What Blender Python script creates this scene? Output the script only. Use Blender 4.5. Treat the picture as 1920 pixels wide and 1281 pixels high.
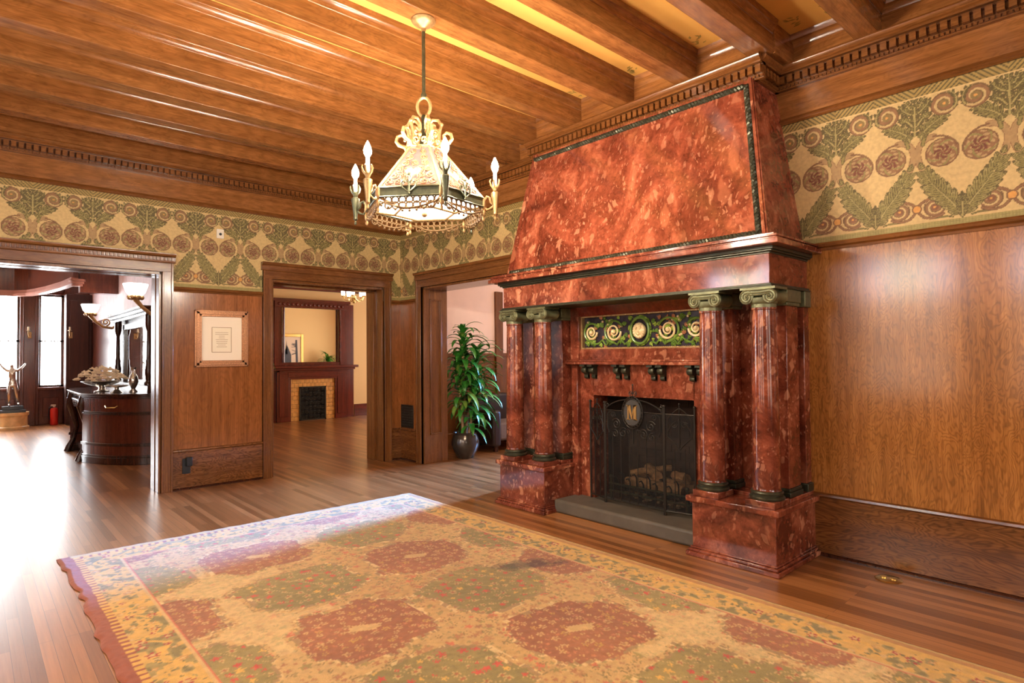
import bpy, math, random
import numpy as np
from mathutils import Vector, Matrix

random.seed(7)
for o in list(bpy.data.objects):
    bpy.data.objects.remove(o, do_unlink=True)
SC = bpy.context.scene
COL = SC.collection
PI = math.pi

# ------------------------------------------------------------------ camera
F_PX, YAW, PITCH, ROLL = 1123.3, 0.833445, 0.022986, -0.00878
CAM_Z = 1.5
_cy, _sy = math.cos(YAW), math.sin(YAW)
fwd = Vector((_cy * math.cos(PITCH), _sy * math.cos(PITCH), math.sin(PITCH)))
rgt = Vector((_sy, -_cy, 0.0))
upv = rgt.cross(fwd)
r2 = math.cos(ROLL) * rgt + math.sin(ROLL) * upv
u2 = -math.sin(ROLL) * rgt + math.cos(ROLL) * upv
cam_d = bpy.data.cameras.new('camera')
cam_d.sensor_width = 36.0
cam_d.sensor_fit = 'HORIZONTAL'
cam_d.lens = F_PX / 1920.0 * 36.0
cam_d.clip_start = 0.05
cam_d.clip_end = 200
cam = bpy.data.objects.new('camera', cam_d)
COL.objects.link(cam)
cam.matrix_world = Matrix(((r2.x, u2.x, -fwd.x, 0), (r2.y, u2.y, -fwd.y, 0), (r2.z, u2.z, -fwd.z, CAM_Z), (0, 0, 0, 1)))
SC.camera = cam

# ------------------------------------------------------------------ exposure, world and light levels
SC.view_settings.view_transform = 'Standard'
SC.view_settings.look = 'None'
SC.view_settings.gamma = 1.0
SC.view_settings.use_curve_mapping = False
SC.view_settings.exposure = 0.0
wd = bpy.data.worlds.new('sky')
SC.world = wd
wd.use_nodes = True
wd.node_tree.nodes['Background'].inputs[0].default_value = (0.75, 0.87, 1.0, 1)
wd.node_tree.nodes['Background'].inputs[1].default_value = 1.0
L_ROOM_WINDOW = 11.0      # daylight panes of the main room (behind the camera; front wall pair added as fill)
L_DINING = 30.0          # dining room bay panes
L_HALL = 6.0            # hall window
L_PARLOR = 9.0  # added pane lighting the parlor, out of view
W_HALL_FILL = 90.0       # warm unseen fill added to brighten the hall, watts
W_HALL_SKY = 250.0      # blue skylight entering through the tall hall window, watts
L_CANDLE = 1900.0         # glow of the chandelier's flame bulbs
try:
    SC.cycles.max_bounces = 8
    SC.cycles.diffuse_bounces = 5
    SC.cycles.glossy_bounces = 4
    SC.cycles.transmission_bounces = 4
    SC.cycles.transparent_max_bounces = 8
    SC.cycles.sample_clamp_indirect = 6.0
    SC.cycles.use_denoising = True
except Exception:
    pass

# ------------------------------------------------------------------ room dimensions
XB, YA, XL, YF, ZC = 4.70, 7.60, -2.3, -3.4, 3.93
WT = 0.37
FPC = 3.225              # centre line of the fireplace
BEAM_Z = 3.70
Z_RAIL, Z_WP0, Z_WP1, Z_DENT = 2.295, 2.315, 3.285, 3.565


# ------------------------------------------------------------------ materials
def lin(r, g, b):
    f = lambda c: (c / 255 / 12.92) if c / 255 <= 0.04045 else ((c / 255 + 0.055) / 1.055) ** 2.4
    return (f(r), f(g), f(b), 1.0)


def new_mat(name):
    m = bpy.data.materials.new(name)
    m.use_nodes = True
    nt = m.node_tree
    return m, nt, nt.nodes['Principled BSDF']


def N(nt, typ, **kw):
    n = nt.nodes.new(typ)
    for k, v in kw.items():
        if k in n.inputs:
            n.inputs[k].default_value = v
        else:
            setattr(n, k, v)
    return n


def ramp(nt, stops):
    r = nt.nodes.new('ShaderNodeValToRGB')
    e = r.color_ramp.elements
    while len(e) < len(stops):
        e.new(0.5)
    for i, (p, c) in enumerate(stops):
        e[i].position = p
        e[i].color = c if len(c) == 4 else (*c, 1)
    return r


def mixc(nt, a, b, fac, mode='MIX'):
    m = nt.nodes.new('ShaderNodeMix')
    m.data_type = 'RGBA'
    m.blend_type = mode
    for sock, val in ((m.inputs[0], fac), (m.inputs[6], a), (m.inputs[7], b)):
        if hasattr(val, 'links') or isinstance(val, bpy.types.NodeSocket):
            nt.links.new(val, sock)
        else:
            sock.default_value = val
    return m.outputs[2]


def plain(name, col, rough=0.5, metal=0.0, coat=0.0, noise=0.0, nscale=20.0, spec=0.5):
    m, nt, b = new_mat(name)
    b.inputs['Base Color'].default_value = col
    b.inputs['Roughness'].default_value = rough
    b.inputs['Metallic'].default_value = metal
    b.inputs['Coat Weight'].default_value = coat
    b.inputs['Specular IOR Level'].default_value = spec
    if noise:
        tc = N(nt, 'ShaderNodeTexCoord')
        n = N(nt, 'ShaderNodeTexNoise', Scale=nscale, Detail=4.0)
        nt.links.new(tc.outputs['Object'], n.inputs['Vector'])
        dark = tuple(c * (1 - noise) for c in col[:3]) + (1,)
        lite = tuple(min(1, c * (1 + noise)) for c in col[:3]) + (1,)
        r = ramp(nt, [(0.3, dark), (0.7, lite)])
        nt.links.new(n.outputs['Fac'], r.inputs['Fac'])
        nt.links.new(r.outputs['Color'], b.inputs['Base Color'])
    return m


def emit(name, col, strength, two=False):
    m, nt, b = new_mat(name)
    b.inputs['Base Color'].default_value = col
    b.inputs['Emission Color'].default_value = col
    b.inputs['Emission Strength'].default_value = strength
    b.inputs['Roughness'].default_value = 0.4
    return m


def oak(name, axis, c0, c1, rough=0.26, scale=1.0, figure=0.5, coat=0.25, wscale=2.2, wdark=0.66, bump=0.05, burl=0.25, bscale=3.4):
    """varnished oak: grain running along axis, fine pores and a wavy figure"""
    m, nt, b = new_mat(name)
    tc = N(nt, 'ShaderNodeTexCoord')
    def mapping(al, ac):
        mp = N(nt, 'ShaderNodeMapping')
        s = [ac, ac, ac]
        s['xyz'.index(axis)] = al
        mp.inputs['Scale'].default_value = s
        nt.links.new(tc.outputs['Object'], mp.inputs['Vector'])
        return mp.outputs['Vector']
    n1 = N(nt, 'ShaderNodeTexNoise', Scale=scale, Detail=5.0, Roughness=0.6, Distortion=0.3)
    nt.links.new(mapping(0.9, 24.0), n1.inputs['Vector'])
    n2 = N(nt, 'ShaderNodeTexNoise', Scale=scale, Detail=3.0, Roughness=0.5)
    nt.links.new(mapping(6.0, 190.0), n2.inputs['Vector'])
    n3 = N(nt, 'ShaderNodeTexNoise', Scale=scale, Detail=2.0, Distortion=1.6)
    nt.links.new(mapping(0.8, 3.0), n3.inputs['Vector'])
    wv = N(nt, 'ShaderNodeTexWave', Scale=wscale * scale, Distortion=9.0, Detail=3.0)
    wv.inputs['Detail Scale'].default_value = 1.4
    nt.links.new(mapping(0.7, 7.0), wv.inputs['Vector'])
    r1 = ramp(nt, [(0.25, c0), (0.75, c1)])
    nt.links.new(n1.outputs['Fac'], r1.inputs['Fac'])
    dk = tuple(c * 0.62 for c in c0[:3]) + (1,)
    lt = tuple(min(1, c * 1.22) for c in c1[:3]) + (1,)
    rw = ramp(nt, [(0.0, (wdark, wdark * 0.94, wdark * 0.85, 1)), (0.5, (0.88, 0.87, 0.85, 1)), (1.0, (1, 1, 1, 1))])
    nt.links.new(wv.outputs['Fac'], rw.inputs['Fac'])
    col = mixc(nt, r1.outputs['Color'], rw.outputs['Color'], figure, 'MULTIPLY')
    r2_ = ramp(nt, [(0.35, (0.74, 0.71, 0.66, 1)), (0.55, (1, 1, 1, 1))])
    nt.links.new(n2.outputs['Fac'], r2_.inputs['Fac'])
    col = mixc(nt, col, r2_.outputs['Color'], 0.75, 'MULTIPLY')
    r3 = ramp(nt, [(0.35, (0.82, 0.8, 0.76, 1)), (0.7, (1.12, 1.12, 1.1, 1))])
    nt.links.new(n3.outputs['Fac'], r3.inputs['Fac'])
    col = mixc(nt, col, r3.outputs['Color'], 0.8, 'MULTIPLY')
    nb = N(nt, 'ShaderNodeTexNoise', Scale=bscale, Detail=3.5, Roughness=0.55, Distortion=0.35)
    nt.links.new(mapping(0.42, 1.5), nb.inputs['Vector'])
    mm = nt.nodes.new('ShaderNodeMath')
    mm.operation = 'MULTIPLY'
    mm.inputs[1].default_value = 150.0
    nt.links.new(nb.outputs['Fac'], mm.inputs[0])
    ms = nt.nodes.new('ShaderNodeMath')
    ms.operation = 'SINE'
    nt.links.new(mm.outputs[0], ms.inputs[0])
    rb_ = ramp(nt, [(0.0, (0.52, 0.48, 0.42, 1)), (0.45, (0.95, 0.95, 0.94, 1)), (1.0, (1.08, 1.08, 1.08, 1))])
    mr = nt.nodes.new('ShaderNodeMapRange')
    mr.inputs[1].default_value = -1.0
    nt.links.new(ms.outputs[0], mr.inputs[0])
    nt.links.new(mr.outputs[0], rb_.inputs['Fac'])
    col = mixc(nt, col, rb_.outputs['Color'], burl, 'MULTIPLY')
    nt.links.new(col, b.inputs['Base Color'])
    b.inputs['Roughness'].default_value = rough
    b.inputs['Coat Weight'].default_value = coat
    b.inputs['Coat Roughness'].default_value = 0.12
    bm = N(nt, 'ShaderNodeBump', Strength=bump, Distance=0.01)
    nt.links.new(n1.outputs['Fac'], bm.inputs['Height'])
    nt.links.new(bm.outputs['Normal'], b.inputs['Normal'])
    return m


def planks(name, tones, rough=0.2, along='y'):
    m, nt, b = new_mat(name)
    tc = N(nt, 'ShaderNodeTexCoord')
    mp = N(nt, 'ShaderNodeMapping')
    if along == 'y':
        mp.inputs['Rotation'].default_value = (0, 0, PI / 2)
    nt.links.new(tc.outputs['Object'], mp.inputs['Vector'])
    br = N(nt, 'ShaderNodeTexBrick', Scale=1.0)
    br.inputs['Color1'].default_value = (0, 0, 0, 1)
    br.inputs['Color2'].default_value = (1, 1, 1, 1)
    br.inputs['Mortar'].default_value = (0.3, 0.3, 0.3, 1)
    br.inputs['Mortar Size'].default_value = 0.0012
    br.inputs['Brick Width'].default_value = 1.35
    br.inputs['Row Height'].default_value = 0.058
    br.offset = 0.37
    br.offset_frequency = 3
    nt.links.new(mp.outputs['Vector'], br.inputs['Vector'])
    g = N(nt, 'ShaderNodeTexNoise', Scale=1.0, Detail=6.0, Roughness=0.6)
    mp2 = N(nt, 'ShaderNodeMapping')
    mp2.inputs['Scale'].default_value = (60, 2.0, 20) if along == 'y' else (2.0, 60, 20)
    nt.links.new(tc.outputs['Object'], mp2.inputs['Vector'])
    nt.links.new(mp2.outputs['Vector'], g.inputs['Vector'])
    r = ramp(nt, [(0.0, tones[0]), (0.5, tones[1]), (1.0, tones[2])])
    nt.links.new(br.outputs['Color'], r.inputs['Fac'])
    rg = ramp(nt, [(0.3, (0.72, 0.7, 0.68, 1)), (0.7, (1.1, 1.1, 1.1, 1))])
    nt.links.new(g.outputs['Fac'], rg.inputs['Fac'])
    col = mixc(nt, r.outputs['Color'], rg.outputs['Color'], 0.8, 'MULTIPLY')
    seam = ramp(nt, [(0.0, (1, 1, 1, 1)), (1.0, (0.45, 0.4, 0.36, 1))])
    nt.links.new(br.outputs['Fac'], seam.inputs['Fac'])
    col = mixc(nt, col, seam.outputs['Color'], 1.0, 'MULTIPLY')
    nt.links.new(col, b.inputs['Base Color'])
    b.inputs['Roughness'].default_value = rough
    b.inputs['Coat Weight'].default_value = 0.4
    b.inputs['Coat Roughness'].default_value = 0.26
    bm = N(nt, 'ShaderNodeBump', Strength=0.08, Distance=0.01)
    nt.links.new(g.outputs['Fac'], bm.inputs['Height'])
    nt.links.new(bm.outputs['Normal'], b.inputs['Normal'])
    return m


def marble(name, rough=0.11, flakes=1.0, lift=1.0):
    """red breccia marble: mottled ground with pale angular shards and veins"""
    m, nt, b = new_mat(name)
    tc = N(nt, 'ShaderNodeTexCoord')
    V = tc.outputs['Object']
    nd = N(nt, 'ShaderNodeTexNoise', Scale=3.0, Detail=3.0)
    nt.links.new(V, nd.inputs['Vector'])
    add = nt.nodes.new('ShaderNodeVectorMath')
    add.operation = 'MULTIPLY_ADD'
    add.inputs[1].default_value = (0.22, 0.22, 0.22)
    nt.links.new(nd.outputs['Color'], add.inputs[0])
    nt.links.new(V, add.inputs[2])
    W = add.outputs[0]
    n1 = N(nt, 'ShaderNodeTexNoise', Scale=2.6, Detail=8.0, Roughness=0.6, Distortion=1.0)
    nt.links.new(V, n1.inputs['Vector'])
    base = ramp(nt, [(0.30, lin(70 * lift, 30 * lift, 20 * lift)), (0.44, lin(102 * lift, 47 * lift, 31 * lift)), (0.56, lin(130 * lift, 65 * lift, 44 * lift)), (0.70, lin(164 * lift, 95 * lift, 67 * lift))])
    nt.links.new(n1.outputs['Fac'], base.inputs['Fac'])
    col = base.outputs['Color']
    nf = N(nt, 'ShaderNodeTexNoise', Scale=22.0, Detail=5.0, Roughness=0.7, Distortion=0.5)
    nt.links.new(W, nf.inputs['Vector'])
    fr_ = ramp(nt, [(0.34, (0.55, 0.5, 0.48, 1)), (0.5, (1, 1, 1, 1)), (0.66, (1.25, 1.32, 1.36, 1))])
    nt.links.new(nf.outputs['Fac'], fr_.inputs['Fac'])
    col = mixc(nt, col, fr_.outputs['Color'], 0.8, 'MULTIPLY')
    nl = N(nt, 'ShaderNodeTexNoise', Scale=1.3, Detail=2.0)
    nt.links.new(V, nl.inputs['Vector'])
    lr = ramp(nt, [(0.42, (0.25, 0.25, 0.25, 1)), (0.58, (1, 1, 1, 1))])
    nt.links.new(nl.outputs['Fac'], lr.inputs['Fac'])
    for sc, th, size, c, amt in ((5.0, 0.82, 0.34, lin(198, 120, 82), 0.55), (12.0, 0.86, 0.40, lin(212, 144, 106), 0.8), (26.0, 0.84, 0.42, lin(214, 148, 112), 0.75), (48.0, 0.84, 0.38, lin(216, 150, 116), 0.55), (8.0, 0.84, 0.42, lin(104, 38, 26), 0.55)):
        vo = N(nt, 'ShaderNodeTexVoronoi', Scale=sc, Randomness=1.0)
        vo.distance = 'CHEBYCHEV'
        mp = N(nt, 'ShaderNodeMapping')
        mp.inputs['Rotation'].default_value = (0.6 + sc, 0.4, 0.9)
        mp.inputs['Scale'].default_value = (0.85, 1.5, 0.7)
        nt.links.new(W, mp.inputs['Vector'])
        nt.links.new(mp.outputs['Vector'], vo.inputs['Vector'])
        sep = nt.nodes.new('ShaderNodeSeparateColor')
        nt.links.new(vo.outputs['Color'], sep.inputs[0])
        th = th + (1 - flakes) * 0.06
        a = ramp(nt, [(th, (0, 0, 0, 1)), (min(1, th + 0.02), (1, 1, 1, 1))])
        nt.links.new(sep.outputs[0], a.inputs['Fac'])
        d = ramp(nt, [(size * 0.75, (1, 1, 1, 1)), (size, (0, 0, 0, 1))])
        nt.links.new(vo.outputs['Distance'], d.inputs['Fac'])
        mu = nt.nodes.new('ShaderNodeMath')
        mu.operation = 'MULTIPLY'
        nt.links.new(a.outputs['Color'], mu.inputs[0])
        nt.links.new(d.outputs['Color'], mu.inputs[1])
        mu2 = nt.nodes.new('ShaderNodeMath')
        mu2.operation = 'MULTIPLY'
        nt.links.new(mu.outputs[0], mu2.inputs[0])
        nt.links.new(lr.outputs['Color'], mu2.inputs[1])
        mu3 = nt.nodes.new('ShaderNodeMath')
        mu3.operation = 'MULTIPLY'
        mu3.inputs[1].default_value = amt * flakes
        nt.links.new(mu2.outputs[0], mu3.inputs[0])
        col = mixc(nt, col, c, mu3.outputs[0])
    nt.links.new(col, b.inputs['Base Color'])
    b.inputs['Roughness'].default_value = rough
    b.inputs['Coat Weight'].default_value = 0.15
    b.inputs['Coat Roughness'].default_value = 0.05
    return m


def attr_mat(name, rough=0.85, bump=0.0, bscale=300.0, sheen=0.0, spec=0.3):
    m, nt, b = new_mat(name)
    a = N(nt, 'ShaderNodeAttribute', attribute_name='Col')
    tc = N(nt, 'ShaderNodeTexCoord')
    n = N(nt, 'ShaderNodeTexNoise', Scale=bscale, Detail=2.0)
    nt.links.new(tc.outputs['Object'], n.inputs['Vector'])
    r = ramp(nt, [(0.3, (0.86, 0.86, 0.86, 1)), (0.7, (1.08, 1.08, 1.08, 1))])
    nt.links.new(n.outputs['Fac'], r.inputs['Fac'])
    col = mixc(nt, a.outputs['Color'], r.outputs['Color'], 1.0, 'MULTIPLY')
    nt.links.new(col, b.inputs['Base Color'])
    b.inputs['Roughness'].default_value = rough
    b.inputs['Specular IOR Level'].default_value = spec
    b.inputs['Sheen Weight'].default_value = sheen
    if bump:
        bm = N(nt, 'ShaderNodeBump', Strength=bump, Distance=0.004)
        nt.links.new(n.outputs['Fac'], bm.inputs['Height'])
        nt.links.new(bm.outputs['Normal'], b.inputs['Normal'])
    return m


OAK0, OAK1 = lin(104, 61, 27), lin(140, 88, 44)
OAKW0, OAKW1 = lin(148, 92, 40), lin(184, 122, 58)
OAKC0, OAKC1 = lin(124, 74, 36), lin(164, 108, 58)
M = dict(
    oak_x=oak('oak_grain_along_x', 'x', OAK0, OAK1),
    oak_y=oak('oak_grain_along_y', 'y', OAK0, OAK1),
    oak_z=oak('oak_grain_upright', 'z', OAK0, OAK1),
    panel=oak('oak_wall_panel', 'z', OAKW0, OAKW1, rough=0.17, figure=0.5, scale=0.9, wscale=3.2, wdark=0.66, bump=0.02, burl=0.6, bscale=4.6),
    oak_x_base=oak('oak_baseboard_along_x', 'x', OAK0, OAK1, burl=0.8, rough=0.22),
    oak_y_base=oak('oak_baseboard_along_y', 'y', OAK0, OAK1, burl=0.8, rough=0.22),
    panel_back=oak('oak_wall_panel_smooth', 'z', lin(132, 76, 34), lin(166, 102, 52), rough=0.2, figure=0.45, scale=0.9, wdark=0.7, bump=0.02, burl=0.3, bscale=2.2),
    frieze_x=oak('oak_frieze_along_x', 'x', OAKC0, OAKC1, rough=0.2),
    frieze_y=oak('oak_frieze_along_y', 'y', OAKC0, OAKC1, rough=0.2),
    beam=oak('oak_beam', 'x', OAKC0, OAKC1, rough=0.24),
    floor=planks('oak_strip_floor', (lin(126, 78, 38), lin(156, 100, 54), lin(184, 124, 72)), rough=0.3),
    marble=marble('red_breccia_marble', flakes=0.8),
    marble_cloud=marble('clouded_red_marble', flakes=0.55, lift=1.10),
    bronze=plain('dark_bronze', lin(66, 66, 50), 0.38, 0.55, noise=0.25, nscale=30),
    verdigris=plain('green_bronze', lin(112, 112, 80), 0.42, 0.5, noise=0.25, nscale=25),
    iron=plain('black_iron', lin(50, 45, 38), 0.45, 0.6),
    soot=plain('sooty_firebrick', lin(62, 44, 32), 0.9, noise=0.35, nscale=9),
    stone=plain('grey_hearth_stone', lin(92, 84, 72), 0.6, noise=0.18, nscale=7),
    gold=plain('gold_leaf', lin(206, 160, 92), 0.32, 0.75),
    antique=plain('antique_gilt', lin(176, 140, 92), 0.38, 0.6, noise=0.2, nscale=60),
    patina=plain('dark_patinated_brass', lin(84, 84, 62), 0.4, 0.7, noise=0.25, nscale=40),
    brass=plain('polished_brass', lin(230, 204, 140), 0.22, 0.95),
    canvas=plain('ceiling_canvas', lin(214, 160, 82), 0.8, noise=0.06, nscale=3),
    leafpaint=plain('stencilled_green', lin(150, 122, 52), 0.85, noise=0.3, nscale=25),
    dark=plain('dark_void', lin(20, 15, 12), 0.8),
    black=plain('black_plastic', lin(26, 28, 30), 0.35),
    white=plain('white_plastic', lin(225, 215, 195), 0.4),
    wall_cream=plain('cream_plaster', lin(236, 200, 146), 0.8),
    wall_pink=plain('rose_plaster', lin(238, 208, 194), 0.75, noise=0.04, nscale=4),
    wall_mauve=plain('mauve_plaster', lin(214, 186, 186), 0.6, noise=0.1, nscale=6),
    mahog_x=oak('mahogany_along_x', 'x', lin(82, 24, 16), lin(120, 40, 26), rough=0.22, figure=0.3),
    mahog_z=oak('mahogany_upright', 'z', lin(82, 24, 16), lin(120, 40, 26), rough=0.22, figure=0.3),
    walnut=oak('dark_walnut', 'z', lin(50, 26, 18), lin(78, 42, 28), rough=0.18, figure=0.3),
    walnut_red=oak('dark_red_walnut', 'z', lin(84, 38, 26), lin(112, 54, 36), rough=0.2, figure=0.3),
    silver=plain('silver', lin(216, 208, 196), 0.22, 0.95),
    red=plain('red_enamel', lin(196, 42, 30), 0.3),
    mirror=plain('mirror_glass', (0.88, 0.87, 0.82, 1), 0.02, 1.0),
    plaster=plain('white_ceiling_plaster', lin(226, 210, 190), 0.85),
    paper=plain('cream_paper', lin(238, 222, 192), 0.8),
    ink=plain('sepia_ink', lin(150, 112, 70), 0.8),
    frame_gold=plain('rose_gilt_frame', lin(178, 124, 84), 0.35, 0.35, noise=0.3, nscale=70),
    pewter=plain('glazed_pewter_pot', lin(84, 76, 68), 0.16, 0.6, noise=0.2, nscale=8),
    leaf=plain('glossy_green_leaf', lin(58, 128, 44), 0.3, noise=0.35, nscale=14),
    leaf2=plain('yellow_green_leaf', lin(124, 158, 62), 0.35, noise=0.3, nscale=14),
    cane=plain('tan_cane_stem', lin(168, 128, 92), 0.6, noise=0.2, nscale=20),
    soil=plain('potting_soil', lin(50, 36, 26), 0.95),
    sofa_dark=plain('dark_brown_leather', lin(48, 34, 30), 0.4),
    sofa_seat=plain('taupe_upholstery', lin(118, 100, 92), 0.75, noise=0.1, nscale=30),
    brick=plain('honey_glazed_brick', lin(214, 152, 76), 0.4, noise=0.2, nscale=12),
    petal=plain('dried_cream_flowers', lin(240, 216, 184), 0.8, noise=0.2, nscale=30),
    pier_wood=oak('matt_dark_walnut', 'z', lin(60, 28, 20), lin(84, 42, 30), rough=0.6, figure=0.3, coat=0.0),
    filigree=plain('bronzed_filigree', lin(104, 62, 34), 0.7, 0.1),
    skirt=plain('brown_gilt_lace', lin(120, 90, 54), 0.5, 0.4),
    fibre=plain('rug_fringe_wool', lin(150, 84, 48), 0.95),
    log=plain('split_log', lin(150, 112, 72), 0.9, noise=0.4, nscale=22),
    ember=plain('ash_grey_coals', lin(120, 96, 68), 0.9, noise=0.5, nscale=30),
)
M['canvas'].node_tree.nodes['Principled BSDF'].inputs['Specular IOR Level'].default_value = 0.2
M['pane_room'] = emit('daylight_pane', (1.0, 0.90, 0.76, 1), 0.30 * L_ROOM_WINDOW)
M['pane_top'] = emit('clear_leaded_pane', (1.0, 0.95, 0.88, 1), 1.6 * L_ROOM_WINDOW)
M['pane_violet'] = emit('violet_leaded_pane', (0.92, 0.80, 1.0, 1), 1.6 * L_ROOM_WINDOW)
M['pane_green'] = emit('green_leaded_pane', (0.75, 1.0, 0.75, 1), 1.6 * L_ROOM_WINDOW)
M['pane_dining'] = emit('bright_day_pane', (0.92, 0.96, 1.0, 1), L_DINING)
M['pane_hall'] = emit('cool_day_pane', (0.50, 0.70, 1.0, 1), L_HALL)
M['pane_parlor'] = emit('soft_fill_pane', (1.0, 0.92, 0.8, 1), L_PARLOR)
M['bulb'] = emit('candle_bulb_glow', (1.0, 0.87, 0.69, 1), L_CANDLE)
M['candle'] = emit('lit_candle_sleeve', (1.0, 0.88, 0.68, 1), 0.9)
M['opal'] = emit('lit_opal_glass', (1.0, 0.90, 0.74, 1), 9.0)
M['shade'] = emit('lit_amber_shade', (1.0, 0.78, 0.62, 1), 0.60)
M['shade'].node_tree.nodes['Principled BSDF'].inputs['Base Color'].default_value = (0.03, 0.02, 0.015, 1)
M['shade'].node_tree.nodes['Principled BSDF'].inputs['Specular IOR Level'].default_value = 0.1
M['bowl'] = emit('lit_sconce_bowl', (1.0, 0.95, 0.88, 1), 9.0)


def sheer(name, col, t):
    m, nt, b = new_mat(name)
    tr = N(nt, 'ShaderNodeBsdfTranslucent')
    tr.inputs[0].default_value = col
    tp = N(nt, 'ShaderNodeBsdfTransparent')
    mx = N(nt, 'ShaderNodeMixShader')
    mx.inputs[0].default_value = t
    nt.links.new(tr.outputs[0], mx.inputs[1])
    nt.links.new(tp.outputs[0], mx.inputs[2])
    nt.links.new(mx.outputs[0], nt.nodes['Material Output'].inputs[0])
    return m


M['sheer'] = sheer('sheer_voile', (0.95, 0.95, 0.90, 1), 0.45)
m, nt, b = new_mat('fine_spark_mesh')
tp = N(nt, 'ShaderNodeBsdfTransparent')
mx = N(nt, 'ShaderNodeMixShader')
mx.inputs[0].default_value = 0.76
b.inputs['Base Color'].default_value = lin(30, 26, 22)
b.inputs['Roughness'].default_value = 0.7
nt.links.new(b.outputs[0], mx.inputs[1])
nt.links.new(tp.outputs[0], mx.inputs[2])
nt.links.new(mx.outputs[0], nt.nodes['Material Output'].inputs[0])
M['spark'] = m


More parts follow.
